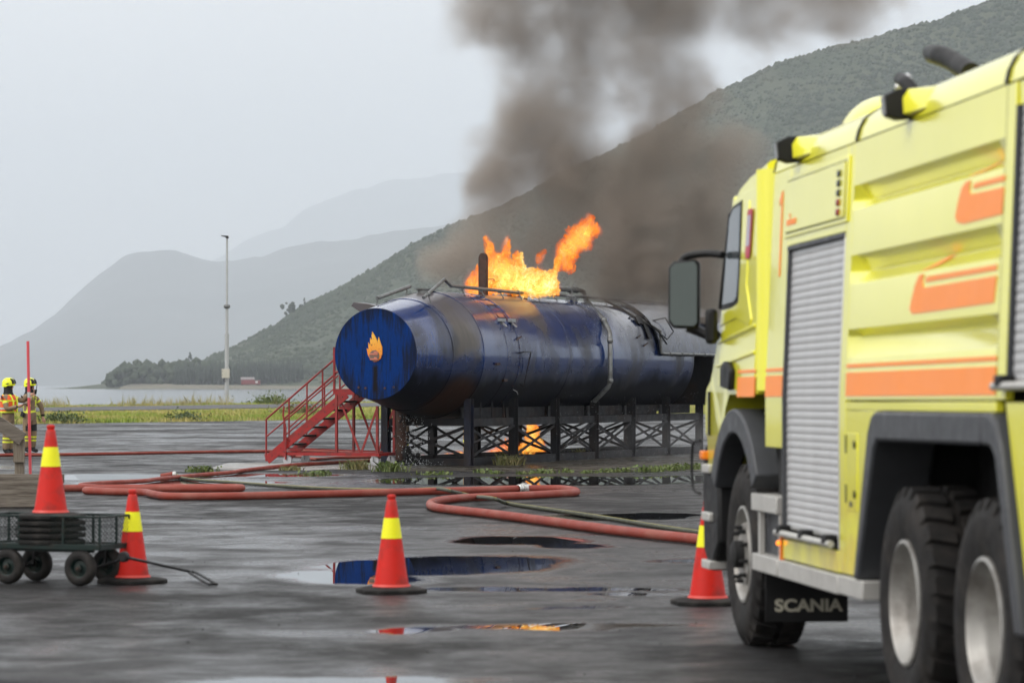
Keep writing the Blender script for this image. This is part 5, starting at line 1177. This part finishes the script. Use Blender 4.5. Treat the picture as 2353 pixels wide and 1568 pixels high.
MB().bb(-.018, .018, -.03, .03, -.06, .06).build('casing', M['blk'], rd, bevel=.005); MB().tube([(0, .015, .06), (0, .015, .2)], .006, 6).build('antenna', M['blk'], rd)
# two more behind the trestle
person('firefighter in tan gear and orange vest standing behind the first trestle post', TW((-1.9, 2.7, 0)), R(30), [((.06, .33, 1.14), (.16, .30, .92), (.15, 0, -1), (1, 0, 0)), ((.06, -.33, 1.14), (.16, -.30, .92), (.15, 0, -1), (1, 0, 0))], True)
person('firefighter in tan gear standing behind the trestle beside the ground fire', TW((-2.0, 6.6, 0)), R(80), [((.06, .33, 1.14), (.12, .33, .92), (.15, 0, -1), (1, 0, 0)), ((.06, -.33, 1.14), (.12, -.33, .92), (.15, 0, -1), (1, 0, 0))], False)

# ------------------------------------------------------------------ fire truck
TH = math.atan(756 / F); TP = R(-.3); TO = Vector((1.477, 20.0, 0))
ft = root('fire_truck', 'yellow six wheeled airport fire truck with orange stripes seen along its side', 'fire truck', TO, (TP, 0, TH))
TM = Matrix.LocRotScale(TO, ft.rotation_euler, None).inverted()
def TS(x, v, wv=0.):                       # photo pixel -> truck frame on the lengthwise plane at inboard distance wv
    o_ = TM @ Vector((0, 0, H)); d_ = (TM.to_3x3() @ ray(x, v)); return o_ + d_ * ((wv - o_.x) / d_.x)
TY = M['truck_yellow']
def W(z): return max(0., .043 * (z - 1.6))
def side(y0, y1, z0, z1, out=0., thick=.04, name='panel', mat=None, parent=None, bevel=.004, ys=None):
    """panel on the leaning side wall; out = how far proud of the wall plane"""
    ya, yb = min(y0, y1), max(y0, y1); zs_ = [z0] + ([1.6] if z0 < 1.59 and z1 > 1.61 else []) + [z1]; vs_ = []; fs_ = []
    for z in zs_:
        for w_ in (W(z) - out, W(z) - out + thick):
            for y in (ya, yb): vs_.append((w_, y, z))
    n = len(zs_)
    for k in range(n - 1):
        a_ = k * 4; b_ = a_ + 4
        fs_ += [(a_, a_ + 1, b_ + 1, b_), (a_ + 2, b_ + 2, b_ + 3, a_ + 3), (a_, b_, b_ + 2, a_ + 2), (a_ + 1, a_ + 3, b_ + 3, b_ + 1)]
    fs_ += [(0, 2, 3, 1), ((n - 1) * 4, (n - 1) * 4 + 1, (n - 1) * 4 + 3, (n - 1) * 4 + 2)]
    return MB().add(vs_, fs_).build(name, mat or TY, parent or ft, bevel=bevel)
def poly(pts_, w0, w1, name, mat, parent=None, bevel=0., lean=False):
    mb = MB().prism(pts_, (0, 0, 0), (0, 1, 0), (0, 0, 1), (1, 0, 0), w0, w1)
    if lean: mb.v = [(p[0] + W(p[2]), p[1], p[2]) for p in mb.v]
    return mb.build(name, mat, parent or ft, bevel=bevel)
# chassis and dark inside
MB().bb(.75, 1.75, -7.8, .95, .55, .98).build('chassis', M['under'], ft)
MB().bb(.62, 1.9, -6.95, -3.75, .98, 1.42).build('wheel_housing', M['under'], ft)
MB().bb(.06, 2.44, -7.0, -3.60, 1.43, 1.50).build('wheel_housing', M['under'], ft)
MB().bb(.5, 2.0, -1.0, .9, .98, 1.60).build('engine_bay', M['under'], ft)
MB().bb(.08, 2.42, -1.25, -1.0, .66, 1.9).build('body_front_wall', M['under'], ft)
MB().bb(.2, 2.3, -3.55, -1.26, .66, 3.0).build('body_core', M['under'], ft)
MB().bb(.2, 2.3, -8.1, -3.56, 1.51, 3.0).build('body_core', M['under'], ft)
MB().bb(.2, 2.3, -8.1, -7.0, .66, 1.50).build('body_core', M['under'], ft)
# roof with rounded shoulders, in three sections with rubber strips between
def roof_prof(e=0.): return [(.061 - e, 3.02), (.075 - e, 3.08), (.105 - e, 3.14), (.155 - e * .7, 3.185), (.23, 3.215 + e), (.40, 3.232 + e), (2.10, 3.232 + e), (2.27, 3.215 + e), (2.345 + e * .7, 3.185), (2.395 + e, 3.14), (2.425 + e, 3.08), (2.439 + e, 3.02)]
for (y0, y1) in ((-3.325, -.99), (-6.385, -3.365), (-8.15, -6.425)):
    MB().prism(roof_prof(), (0, 0, 0), (1, 0, 0), (0, 0, 1), (0, 1, 0), y0, y1).build('roof', TY, ft, 40)
for y in (-3.345, -6.405): MB().prism(roof_prof(.012), (0, 0, 0), (1, 0, 0), (0, 0, 1), (0, 1, 0), y - .019, y + .019).build('rubber_strip', M['blk'], ft, 40)
MB().prism(roof_prof(.006), (0, 0, 0), (1, 0, 0), (0, 0, 1), (0, 1, 0), -.988, -.972).build('rubber_strip', M['blk'], ft, 40)
# forward section: number panel, shutter, hatch
side(-.98, -1.525, 1.31, 3.012, name='number_panel')
side(-1.53, -3.135, 2.535, 3.012, name='upper_panel')
side(-3.14, -3.29, .65, 3.012, name='door_post')
side(-1.53, -3.135, .645, .765, name='door_sill')
side(-1.535, -1.565, .77, 2.53, .006, .05, 'door_frame', M['grey_plastic']); side(-3.105, -3.132, .77, 2.53, .002, .05, 'door_frame', M['shutter'])
side(-1.535, -3.13, 2.505, 2.533, .010, .05, 'door_lintel', M['grey_plastic'])
hatch = side(-1.44, -3.20, 2.585, 2.955, .012, .012, 'hatch_frame'); side(-1.50, -3.14, 2.615, 2.925, .020, .008, 'hatch_lid', TY, hatch)
for (a_, b_, c_, d_) in ((-1.49, -3.15, 2.926, 2.932), (-1.49, -3.15, 2.608, 2.613)): side(a_, b_, c_, d_, .0135, .003, 'hatch_gap', M['under'], hatch, 0)
for y_ in (-1.492, -3.148): side(y_, y_ + .006, 2.61, 2.93, .0135, .003, 'hatch_gap', M['under'], hatch, 0)
for k in range(5):
    z = 2.865 - k * .054; lp = side(-2.985, -3.035, z - .019, z + .019, .034, .02, 'status_lamp', M['red_lens'] if k > 2 else M['dark_lens'], bevel=.006)
def slats(y0, y1, z0, z1, name='roller_shutter'):
    sh = root(name, None, None); sh.parent = ft; n = int((z1 - z0) / .0435); p = (z1 - z0) / n; first = None
    for k in range(n):
        z = z0 + k * p
        if first is None:
            mb = MB(); pr_ = [(.0, .001), (.0, p - .006), (.004, p - .001), (.016, p - .001), (.016, .001)]
            mb.prism([(q[0], q[1]) for q in [(.006, .0005), (.002, .12 * p), (.0, .45 * p), (.001, .80 * p), (.005, p - .0005), (.018, p - .0005), (.018, .0005)]], (0, 0, 0), (1, 0, 0), (0, 0, 1), (0, 1, 0), y1, y0)
            first = mb.build('slat', M['shutter'], sh); o_ = first
        else: o_ = share(first, sh)
        o_.location = (W(z) + .018, 0, z)
    return sh
s1 = slats(-1.567, -3.104, .825, 2.505)
s2 = slats(-6.62, -8.05, 1.67, 2.90)
def bar_handle(y0, y1, z, nb):
    MB().tube([(-.035, y0, z), (-.035, y1, z)], .020, 10).build('handle_bar', M['alu'], ft, 40)
    for k in range(nb):
        y = y0 + (y1 - y0) * (.08 + .84 * k / max(1, nb - 1)); MB().bb(-.055, .02, y - .055, y + .055, z - .01, z + .05).build('handle_bracket', M['blk'], ft, bevel=.01)
bar_handle(-1.50, -3.07, .80, 3); bar_handle(-6.50, -8.0, 1.66, 3)
MB().ball((-.02, -1.50, .735), .016, 8, 6).build('side_marker_lamp', M['marker_on'], ft, 60)
side(-1.485, -1.512, .60, .80, .012, .03, 'reflector_strip', M['amber'])
# ribbed side panel
prof = [(3.012, 0), (2.776, 0), (2.700, .075), (2.690, .078), (2.642, 0.004), (2.632, 0), (2.392, 0), (2.312, .075), (2.302, .078), (2.236, .004), (2.226, 0), (1.988, 0), (1.948, .055), (1.925, .058), (1.836, .006), (1.826, 0), (1.602, 0)]
yc = [-3.295, -3.305, -3.45, -6.30, -6.40, -6.41]; sc2 = [0, 0, 1, 1, 0, 0]
vs_ = []; fs_ = []
for z, d_ in prof:
    for y, s_ in zip(yc, sc2): vs_.append((W(z) + d_ * s_, y, z))
nc = len(yc)
for j in range(len(prof) - 1):
    for i in range(nc - 1): fs_.append((j * nc + i, j * nc + i + 1, (j + 1) * nc + i + 1, (j + 1) * nc + i))
MB().add(vs_, fs_).build('ribbed_panel', TY, ft, 22)
side(-6.415, -6.56, 1.60, 3.012, name='rear_post')
MB().bb(.07, 2.43, -8.14, -6.58, 2.905, 3.01).build('rear_upper_panel', TY, ft)
side(-6.575, -6.60, 1.64, 2.905, .004, .05, 'door_frame', M['grey_plastic'])
# lower panels, arch surround
side(-3.295, -6.41, 1.545, 1.592, name='belt_panel')
poly([(-3.295, .65), (-3.295, 1.543), (-4.10, 1.543), (-4.0, 1.47), (-3.63, .65)], 0, .04, 'lower_panel', TY, bevel=.004)
poly([(-6.57, 1.59), (-6.95, .65), (-8.15, .65), (-8.15, 1.59)], 0, .04, 'rear_lower_panel', TY, bevel=.004)
acc_ = side(-3.33, -3.60, 1.0, 1.42, .005, .006, 'access_panel', TY, None, .002)
for z in (1.36, 1.09):
    MB().lathe([(.022, -.012), (.022, .004)], 12, (0, -3.55, z), 'X', capa=True).build('panel_lock', M['blk'], acc_); MB().bb(-.012, .0, -3.345, -3.335, z - .05, z + .05).build('panel_hinge', M['grey_plastic'], acc_)
MB().bb(-.008, -.004, -3.49, -3.42, 1.02, 1.05).build('rating_plate', M['grey_plastic'], acc_)
poly([(-3.62, .64), (-3.97, 1.44), (-4.05, 1.515), (-4.14, 1.542), (-6.27, 1.542), (-6.27, 1.395), (-4.18, 1.388), (-4.10, 1.34), (-3.72, .64)], -.035, .30, 'rear_fender', M['grey_plastic'], bevel=.018)
poly([(-6.295, 1.542), (-6.40, 1.545), (-6.53, 1.50), (-6.62, 1.38), (-6.94, .58), (-6.83, .58), (-6.52, 1.34), (-6.45, 1.39), (-6.295, 1.398)], -.04, .30, 'rear_fender', M['grey_plastic'], bevel=.018)
# aluminium skirts and steps
for (y0, y1, z0, z1, nm) in ((-.60, -1.43, .905, 1.012, 'step'), (-.63, -1.445, .528, .634, 'step'), (-1.475, -3.165, .528, .634, 'skirt'), (-3.185, -3.79, .535, .638, 'skirt')):
    MB().bb(-.02, .16, y1, y0, z0, z1).build(nm, M['alu'], ft, bevel=.006)
MB().bb(.06, .10, -1.44, -.70, .637, .90).build('step_backing', M['grey_plastic'], ft); MB().bb(.0, .03, -.80, -.74, .637, .90).build('step_upright', M['alu'], ft); MB().bb(.0, .03, -1.44, -1.40, .637, .90).build('step_upright', M['alu'], ft)
fpn = MB().bb(.03, .56, -.812, -.800, .205, .60).build('mud_flap', M['blk'], ft, bevel=.004)
cu = bpy.data.curves.new('lettering', 'FONT'); cu.body = 'SCANIA'; cu.size = .105; cu.extrude = .002; cu.offset = .0035; cu.align_x = 'CENTER'
to_ = bpy.data.objects.new('lettering', cu); COL.objects.link(to_); dg = bpy.context.evaluated_depsgraph_get(); lm = bpy.data.meshes.new_from_object(to_.evaluated_get(dg)); bpy.data.objects.remove(to_)
lm.materials.clear(); lm.materials.append(M['letters']); lo_ = bpy.data.objects.new('lettering', lm); COL.objects.link(lo_); lo_.parent = fpn; lo_.location = (.305, -.816, .275); lo_.rotation_euler = (math.pi / 2, 0, 0); lo_.scale = (1.16, 1, 1)
# ---- cab
cabp = [(-.70, 1.64), (.28, 1.64), (.42, 1.55), (.60, 1.36), (.68, 1.12), (1.14, 1.10), (1.20, 1.35), (1.18, 1.62), (1.04, 1.76), (.93, 1.90), (.83, 2.06), (.74, 2.20), (.53, 2.86), (.43, 2.97), (.22, 3.04), (-.1, 3.09), (-.70, 3.14)]
cs_ = [(.02, 1), (.10, 1), (1.25, 1), (2.40, 1), (2.48, 1)]
vs_ = []; n = len(cabp)
def cabx(x, z, y):
    l_ = .05 * max(0, z - 1.7); return x + (l_ if x < 1.25 else -l_ if x > 1.25 else 0)
rows = [(.0, .0), (.02, .03), (.07, .06), (.16, .075), (1.25, .085), (2.34, .075), (2.43, .06), (2.48, .03), (2.50, 0)]
for (x, push) in rows:
    for (y, z) in cabp:
        cy, cz_ = .2, 2.1; k_ = 1.0
        yy = y + (push if y > .5 else -push * 0 if y > -.6 else 0); zz = z + (push * .6 if z > 2.9 else 0)
        vs_.append((cabx(x, z, y), yy - .06 if y > .5 else yy, zz - (.04 if z > 2.9 else 0)))
fs_ = [tuple(range(n)), tuple(range(len(vs_) - n, len(vs_)))]
for j in range(len(rows) - 1):
    for i in range(n): fs_.append((j * n + i, j * n + (i + 1) % n, (j + 1) * n + (i + 1) % n, (j + 1) * n + i))
cab = MB().add(vs_, fs_).build('cab', TY, ft, 38)
# rear corner of the cab curving inwards
MB().prism([(.0, -.702), (.012, -.75), (.05, -.81), (.11, -.855), (.2, -.87), (.2, -.702)], (0, 0, 0), (1, 0, 0), (0, 1, 0), (0, 0, 1), 1.66, 3.06).build('cab_corner', M['truck_yellow'], ft, 50)
def cpoly(pts_, out, th, name, mat, parent=None, bevel=0.):
    mb = MB().prism(pts_, (0, 0, 0), (0, 1, 0), (0, 0, 1), (1, 0, 0), -out, -out + th); mb.v = [(p[0] + .05 * max(0, p[2] - 1.7), p[1], p[2]) for p in mb.v]
    return mb.build(name, mat, parent or ft, bevel=bevel)
door = cpoly([(.66, 1.70), (-.02, 1.66), (-.62, 1.66), (-.62, 2.98), (.30, 2.96), (.46, 2.88), (.70, 2.16)], .006, .01, 'cab_door', TY, None, .003)
cpoly([(.66, 2.21), (.52, 2.86), (.40, 2.90), (.08, 2.92), (.02, 2.26), (.20, 2.22)], .010, .006, 'window_seal', M['blk'], door)
cpoly([(.61, 2.245), (.50, 2.82), (.38, 2.875), (.115, 2.89), (.06, 2.29), (.20, 2.255)], .014, .005, 'window', M['glass'], door)
cpoly([(.0, 2.88), (-.20, 2.9), (-.22, 2.35), (-.45, 2.12), (-.40, 2.08), (.1, 2.14), (.70, 2.10), (.64, 2.18), (.02, 2.24)], .013, .010, 'door_pressing', TY, door, .005)
for (a_, b_) in (((.72, 1.99), (-.60, 2.075)), ((.74, 1.83), (-.60, 1.905))):
    MB().bar((-.010 + .05 * (a_[1] - 1.7), a_[0], a_[1]), (-.010 + .05 * (b_[1] - 1.7), b_[0], b_[1]), .016, .022).build('door_crease', TY, door, bevel=.006)
cpoly([(.05, 1.665), (.38, 1.69), (.40, 1.82), (.30, 1.86), (.16, 1.85), (.04, 1.80)], .05, .045, 'door_handle', M['blk'], door, .015)
cpoly([(-.16, 2.56), (-.18, 2.82), (-.20, 2.84), (-.33, 2.84), (-.35, 2.82), (-.33, 2.56), (-.30, 2.52), (-.19, 2.52)], .017, .003, 'badge', M['sticker_r'], door)
cpoly([(-.19, 2.60), (-.20, 2.80), (-.31, 2.80), (-.30, 2.60)], .020, .002, 'badge_face', M['sticker_w'], door)
MB().prism([(.66, 2.24), (.52, 2.86), (.56, 2.86), (.70, 2.24)], (0, 0, 0), (0, 1, 0), (0, 0, 1), (1, 0, 0), .20, 2.30).build('windscreen', M['glass'], ft)
MB().tube([(.02, .71, 2.22), (.062, .545, 2.86)], .018, 6).build('pillar_seal', M['blk'], ft)
mb = MB().prism([(.62, 2.74), (.60, 2.98), (.68, 2.99), (.74, 2.90), (.74, 2.72)], (0, 0, 0), (0, 1, 0), (0, 0, 1), (1, 0, 0), .10, 2.40); vz = mb.build('sun_visor', TY, ft, bevel=.02)
MB().bb(.10, 2.40, .64, .73, 2.64, 2.72).build('visor_edge', M['blk'], vz)
# stripes, number
for (y0, y1, q) in ((-.05, -.66, 'c'), (-.985, -1.52, 's'), (-3.31, -6.405, 's')):
    o_ = .009 if q == 's' else .012
    side(y0, y1, 1.776, 1.797, o_ - .004 if q == 's' else o_, .004, 'stripe', M['orange'], bevel=0); side(y0, y1, 1.622, 1.751, o_ - .004 if q == 's' else o_, .004, 'stripe', M['orange'], bevel=0)
def decal(pts_, name, out=.004, th=.003): return poly(pts_, -out, -out + th, name, M['orange'], lean=True)
decal([(-1.205, 2.80), (-1.205, 2.835), (-1.27, 2.885), (-1.31, 2.885), (-1.31, 2.36), (-1.265, 2.36), (-1.265, 2.82)], 'number_one')
for k, (y, wv) in enumerate(((-1.555, .045), (-1.615, .04), (-1.67, .05), (-1.735, .035), (-1.785, .045))): side(y, y - wv, 2.655, 2.69, .024, .003, 'small_lettering', M['orange'], hatch, 0)
side(-1.63, -1.655, 2.70, 2.725, .024, .003, 'small_lettering', M['orange'], hatch, 0)
def V1(x, y): return (1512.1 + .4286 * x, 67.2 + .4286 * y)
def sh_(pts_):
    out = []
    for x, y in pts_:
        p = TS(*V1(x, y), .04); out.append((p.y, p.z))
    return out
def clampz(pts_, z0, z1): return [(y, min(max(z, z0), z1)) for y, z in pts_]
s_up = [(1672, 800), (1650, 800), (1625, 850), (1608, 930), (1597, 1000), (1605, 1033), (1640, 1043), (1850, 990), (1855, 845), (1675, 885), (1666, 862)]
decal(clampz(sh_(s_up), 2.395, 2.625), 'ship_emblem'); decal(clampz(sh_([(1692, 826), (1858, 780), (1857, 812), (1686, 855)]), 2.395, 2.63), 'ship_emblem')
s_lo = [(1440, 1305), (1415, 1315), (1395, 1370), (1378, 1450), (1370, 1500), (1385, 1525), (1430, 1520), (1825, 1465), (1835, 1320), (1440, 1385), (1434, 1345)]
decal(clampz(sh_(s_lo), 1.992, 2.222), 'ship_emblem'); decal(clampz(sh_([(1455, 1325), (1835, 1260), (1832, 1290), (1450, 1355)]), 1.992, 2.224), 'ship_emblem')
for pts_, za, zb in (([(1672, 797), (1650, 797), (1700, 752), (1738, 695), (1765, 685), (1750, 722), (1720, 772)], 2.642, 2.69), ([(1440, 1302), (1415, 1312), (1460, 1262), (1500, 1202), (1530, 1190), (1518, 1230), (1490, 1268)], 2.236, 2.302)):
    q = sh_(pts_); zmin = min(p[1] for p in q); zmax = max(p[1] for p in q)
    mb = MB(); vv = []
    for (y, z) in q:
        t = (z - zmin) / (zmax - zmin); zz = za + (zb - za) * t; vv.append((W(zz) + .006 + .072 * t - .006, y, zz + .003))
    mb.add(vv, [tuple(range(len(vv)))]); mb.build('ship_prow', M['orange'], ft)
# work lamps on the shoulder
for y in (-1.70, -4.52):
    lm_ = root('work_lamp', None, None); lm_.parent = ft
    MB().prism([(-.01, 3.02), (-.07, 3.04), (-.08, 3.145), (-.01, 3.18), (.10, 3.18), (.09, 3.03)], (0, 0, 0), (1, 0, 0), (0, 0, 1), (0, 1, 0), y - .09, y).build('lamp_housing', M['blk'], lm_, bevel=.008)
    MB().prism([(-.071, 3.05), (-.0805, 3.140), (-.087, 3.137), (-.078, 3.047)], (0, 0, 0), (1, 0, 0), (0, 0, 1), (0, 1, 0), y - .08, y - .01).build('lens', M['lamp_glass'], lm_)
    mb = MB(); A_ = [(.05, y - .092, 3.04), (.015, y - .092, 3.05), (.01, y - .092, 3.13), (.04, y - .092, 3.175), (.14, y - .092, 3.19)]; B_ = [(.07, y - .36, 3.05), (.072, y - .36, 3.06), (.095, y - .36, 3.11), (.12, y - .36, 3.15), (.16, y - .36, 3.17)]
    mb.add(A_ + B_, [(0, 1, 2, 3, 4), (5, 9, 8, 7, 6)] + [(i, i + 1, i + 6, i + 5) for i in range(4)] + [(4, 0, 5, 9)]); mb.build('lamp_fairing', TY, lm_, 30)
# roof gear
def rp(x, v, wv): return TS(x, v, wv)
mb = MB().tube(smooth_path([rp(2140, 124, .75), rp(2160, 128, .75), rp(2190, 142, .78), rp(2230, 168, .80)], 5), [.05] + [.056] * 3 + [.06] * 12, 12).build('monitor_nozzle', M['blk'], ft, 50)
MB().ball(rp(2138, 123, .75), .05, 10, 8).build('nozzle_tip', M['blk'], mb, 60)
mb = MB().tube(smooth_path([rp(2068, 182, .55), rp(2082, 192, .55), rp(2102, 215, .58)], 5), .04, 10).build('roof_hose', M['blk'], ft, 50)
MB().ball(rp(2084, 180, .6), .03, 8, 6).ball(rp(2064, 200, .6), .028, 8, 6).build('roof_fitting', M['chrome'], ft, 60)
c_ = rp(2025, 240, .75)
MB().ball((c_.x, c_.y, 3.22), (.26, .60, max(.06, c_.z - 3.22 + .05)), 20, 12).build('roof_dome', TY, ft, 60)
MB().tube([rp(2036, 250, .4) , rp(2040, 228, .4)], .012, 6).build('dome_latch', M['blk'], ft)
MB().tube([(.5, .0, 3.1), (.5, .0, 3.19)], .015, 6).build('antenna', M['chrome'], ft)
# mirrors
mr_ = root('mirror', None, None); mr_.parent = ft
mb = MB(); pr_ = [(-.295, 2.09), (-.14, 2.085), (-.115, 2.11), (-.112, 2.53), (-.135, 2.56), (-.29, 2.545), (-.325, 2.51), (-.328, 2.13)]
mb.prism(pr_, (0, 0, 0), (1, 0, 0), (0, 0, 1), (0, 1, 0), .72, .83).build('mirror_housing', M['blk'], mr_, bevel=.02)
MB().prism([(-.22 + (p[0] + .22) * .86, 2.325 + (p[1] - 2.325) * .92) for p in pr_], (0, 0, 0), (1, 0, 0), (0, 0, 1), (0, 1, 0), .695, .699).build('mirror_glass', M['mirror'], mr_)
MB().tube(smooth_path([(-.24, .78, 2.54), (-.2, .77, 2.58), (-.06, .70, 2.595), (.05, .62, 2.58)], 5), .026, 8).build('mirror_arm', M['blk'], mr_, 50)
MB().tube(smooth_path([(-.2, .78, 2.10), (-.1, .78, 2.06), (-.02, .74, 2.03), (.0, .70, 2.05)], 5), .035, 8).build('mirror_arm', M['blk'], mr_, 50)
MB().bb(-.07, .01, .64, .74, 1.98, 2.22).build('mirror_mount', M['blk'], mr_, bevel=.025)
mr_.matrix_local = Matrix.Translation((-.22, .77, 0)) @ Matrix.Rotation(R(-14), 4, 'Z') @ Matrix.Translation((.22, -.77, 0))
# front bumper, steps and lamps
MB().prism([(.98, 1.32), (.99, 1.70), (1.06, 1.76), (1.24, 1.70), (1.30, 1.55), (1.28, 1.34)], (0, 0, 0), (0, 1, 0), (0, 0, 1), (1, 0, 0), .01, 2.49).build('bumper_corner', TY, ft, bevel=.03)
MB().bb(-.012, .02, 1.01, 1.06, 1.36, 1.66).build('air_vent', M['blk'], ft)
MB().prism([(.72, .62), (.74, 1.10), (1.16, 1.12), (1.30, 1.30), (1.34, 1.0), (1.30, .55), (1.05, .42)], (0, 0, 0), (0, 1, 0), (0, 0, 1), (1, 0, 0), .0, 2.5).build('bumper', M['blk'], ft, bevel=.03)
for z in (1.13, .80, .47): MB().bb(-.03, .10, .92, 1.22, z - .03, z + .03).build('cab_step', M['alu'], ft, bevel=.008)
MB().bb(-.03, .03, 1.18, 1.30, 1.19, 1.25).build('indicator', M['amber'], ft, bevel=.01)
MB().tube(smooth_path([(-.02, 1.30, 1.32), (-.05, 1.45, 1.28), (-.05, 1.45, 1.0), (-.02, 1.32, .95)], 5), .010, 6).build('lamp_guard', M['blk'], ft)
# front fender
arc = []
for k in range(15): a_ = R(34 + k * 8.2); arc.append((-math.cos(a_) * .985, .595 + math.sin(a_) * .95))
inn = [(-math.cos(R(34 + k * 8.2)) * .80, .595 + math.sin(R(34 + k * 8.2)) * .79) for k in range(15)][::-1]
poly(arc + inn, -.03, .14, 'front_fender', M['grey_plastic'], None, .015)
poly(arc + [(p[0] * 1.14, .595 + (p[1] - .595) * 1.17) for p in inn], .142, .55, 'wheel_housing', M['under'])
MB().bb(.16, .5, -.98, -.72, .66, 1.35).build('battery_box', M['under'], ft)
# ---- wheels
def wheel(y, zc, front, right=False):
    w_ = root('wheel', None, None); w_.parent = ft
    Rt, Wd = .595, .38
    mb = MB().lathe([(.315, .045), (.33, .02), (.40, .002), (.48, -.004), (.53, .008), (.558, .035), (.566, .06), (.566, Wd - .06), (.53, Wd - .008), (.40, Wd), (.315, Wd - .04)], 56, (0, 0, 0), 'X')
    NB = 26
    for k in range(NB):
        for s_ in (0, 1):
            a_ = 2 * math.pi * (k + .5 * s_) / NB; wdt = R(4.3)
            x0, x1 = (.010, .165) if s_ == 0 else (Wd - .165, Wd - .010)
            vs_ = []
            for (x, r_, sh) in ((x0, .535, 0), (x0 + .022, .590, 0), (x1, .595, .05), (x1, .555, .05)) if s_ == 0 else ((x1, .535, 0), (x1 - .022, .590, 0), (x0, .595, .05), (x0, .555, .05)):
                for sg in (-1, 1): b_ = a_ + sg * wdt + sh; vs_.append((x, r_ * math.cos(b_), r_ * math.sin(b_)))
            mb.add(vs_, [(0, 1, 3, 2), (2, 3, 5, 4), (4, 5, 7, 6), (0, 2, 4, 6), (1, 7, 5, 3)])
    mb.build('tyre', M['tyre'], w_, 35)
    if front:
        MB().lathe([(.318, .05), (.318, .015), (.300, .010), (.285, .03), (.278, .09), (.25, .11), (.22, .07), (.20, .02), (.14, .015)], 40, (0, 0, 0), 'X', capb=True).build('rim', M['rim'], w_, 35)
        nut = MB().lathe([(.016, .02), (.016, -.02), (.010, -.035)], 6, (0, 0, 0), 'X', capb=True).build('wheel_nut', M['under'], w_)
        for k in range(10):
            a_ = k * math.pi / 5; (nut if k == 0 else share(nut, w_)).location = (0, .175 * math.cos(a_), .175 * math.sin(a_))
        MB().lathe([(.09, .02), (.09, -.045), (.06, -.06), (.03, -.065)], 20, (0, 0, 0), 'X', capb=True).build('hub', M['under'], w_, 40)
    else:
        MB().lathe([(.322, .055), (.322, .012), (.306, .006), (.296, .020), (.290, .05), (.268, .075), (.262, .10), (.255, .17), (.24, .20), (.20, .212), (.165, .214), (.14, .20), (.13, .16), (.11, .15), (.04, .145)], 44, (0, 0, 0), 'X', capb=True).build('rim', M['rim'], w_, 35)
        nut = MB().lathe([(.017, .22), (.017, .185), (.01, .175)], 6, (0, 0, 0), 'X', capb=True).build('wheel_nut', M['under'], w_)
        for k in range(10):
            a_ = k * math.pi / 5 + .2; (nut if k == 0 else share(nut, w_)).location = (0, .19 * math.cos(a_), .19 * math.sin(a_))
    w_.location = (.02, y, zc); w_.rotation_euler = (random.uniform(0, 6), 0, 0); return w_
for (y, fr_) in ((0., True), (-4.52, False), (-6.07, False)):
    zc = .593 + y * math.tan(-TP) * -1 * -1
    zc = .593 - (-y) * math.tan(-TP)
    w1 = wheel(y, zc, fr_)
    w2 = copy_tree(w1, ft); w2.location = (2.48, y, zc); w2.rotation_euler = (w1.rotation_euler.x, 0, math.pi)
    MB().tube([(.35, y, zc), (2.15, y, zc)], .09, 10).build('axle', M['under'], ft)
for y in (-4.52, -6.07): MB().bb(.6, .75, y - .3, y + .3, .55, .7).build('spring', M['under'], ft)

# ------------------------------------------------------------------ haze
def haze():
    m = NT('haze_air'); m.t.nodes.remove(m.b); v_ = m.n('ShaderNodeVolumePrincipled')
    v_.inputs['Color'].default_value = (.86, .93, 1.0, 1); v_.inputs['Density'].default_value = HAZE; v_.inputs['Anisotropy'].default_value = .0; v_.inputs['Density Attribute'].default_value = ''
    m.L(v_.outputs[0], m.out.inputs['Volume'])
    o = MB().bb(-44000, 44000, -400, 36000, -6, 2800).build('haze', m.m); tag(o, 'pale grey moist air veiling the fjord and mountains', 'haze', kind='stuff')
HAZE = .000095
haze()
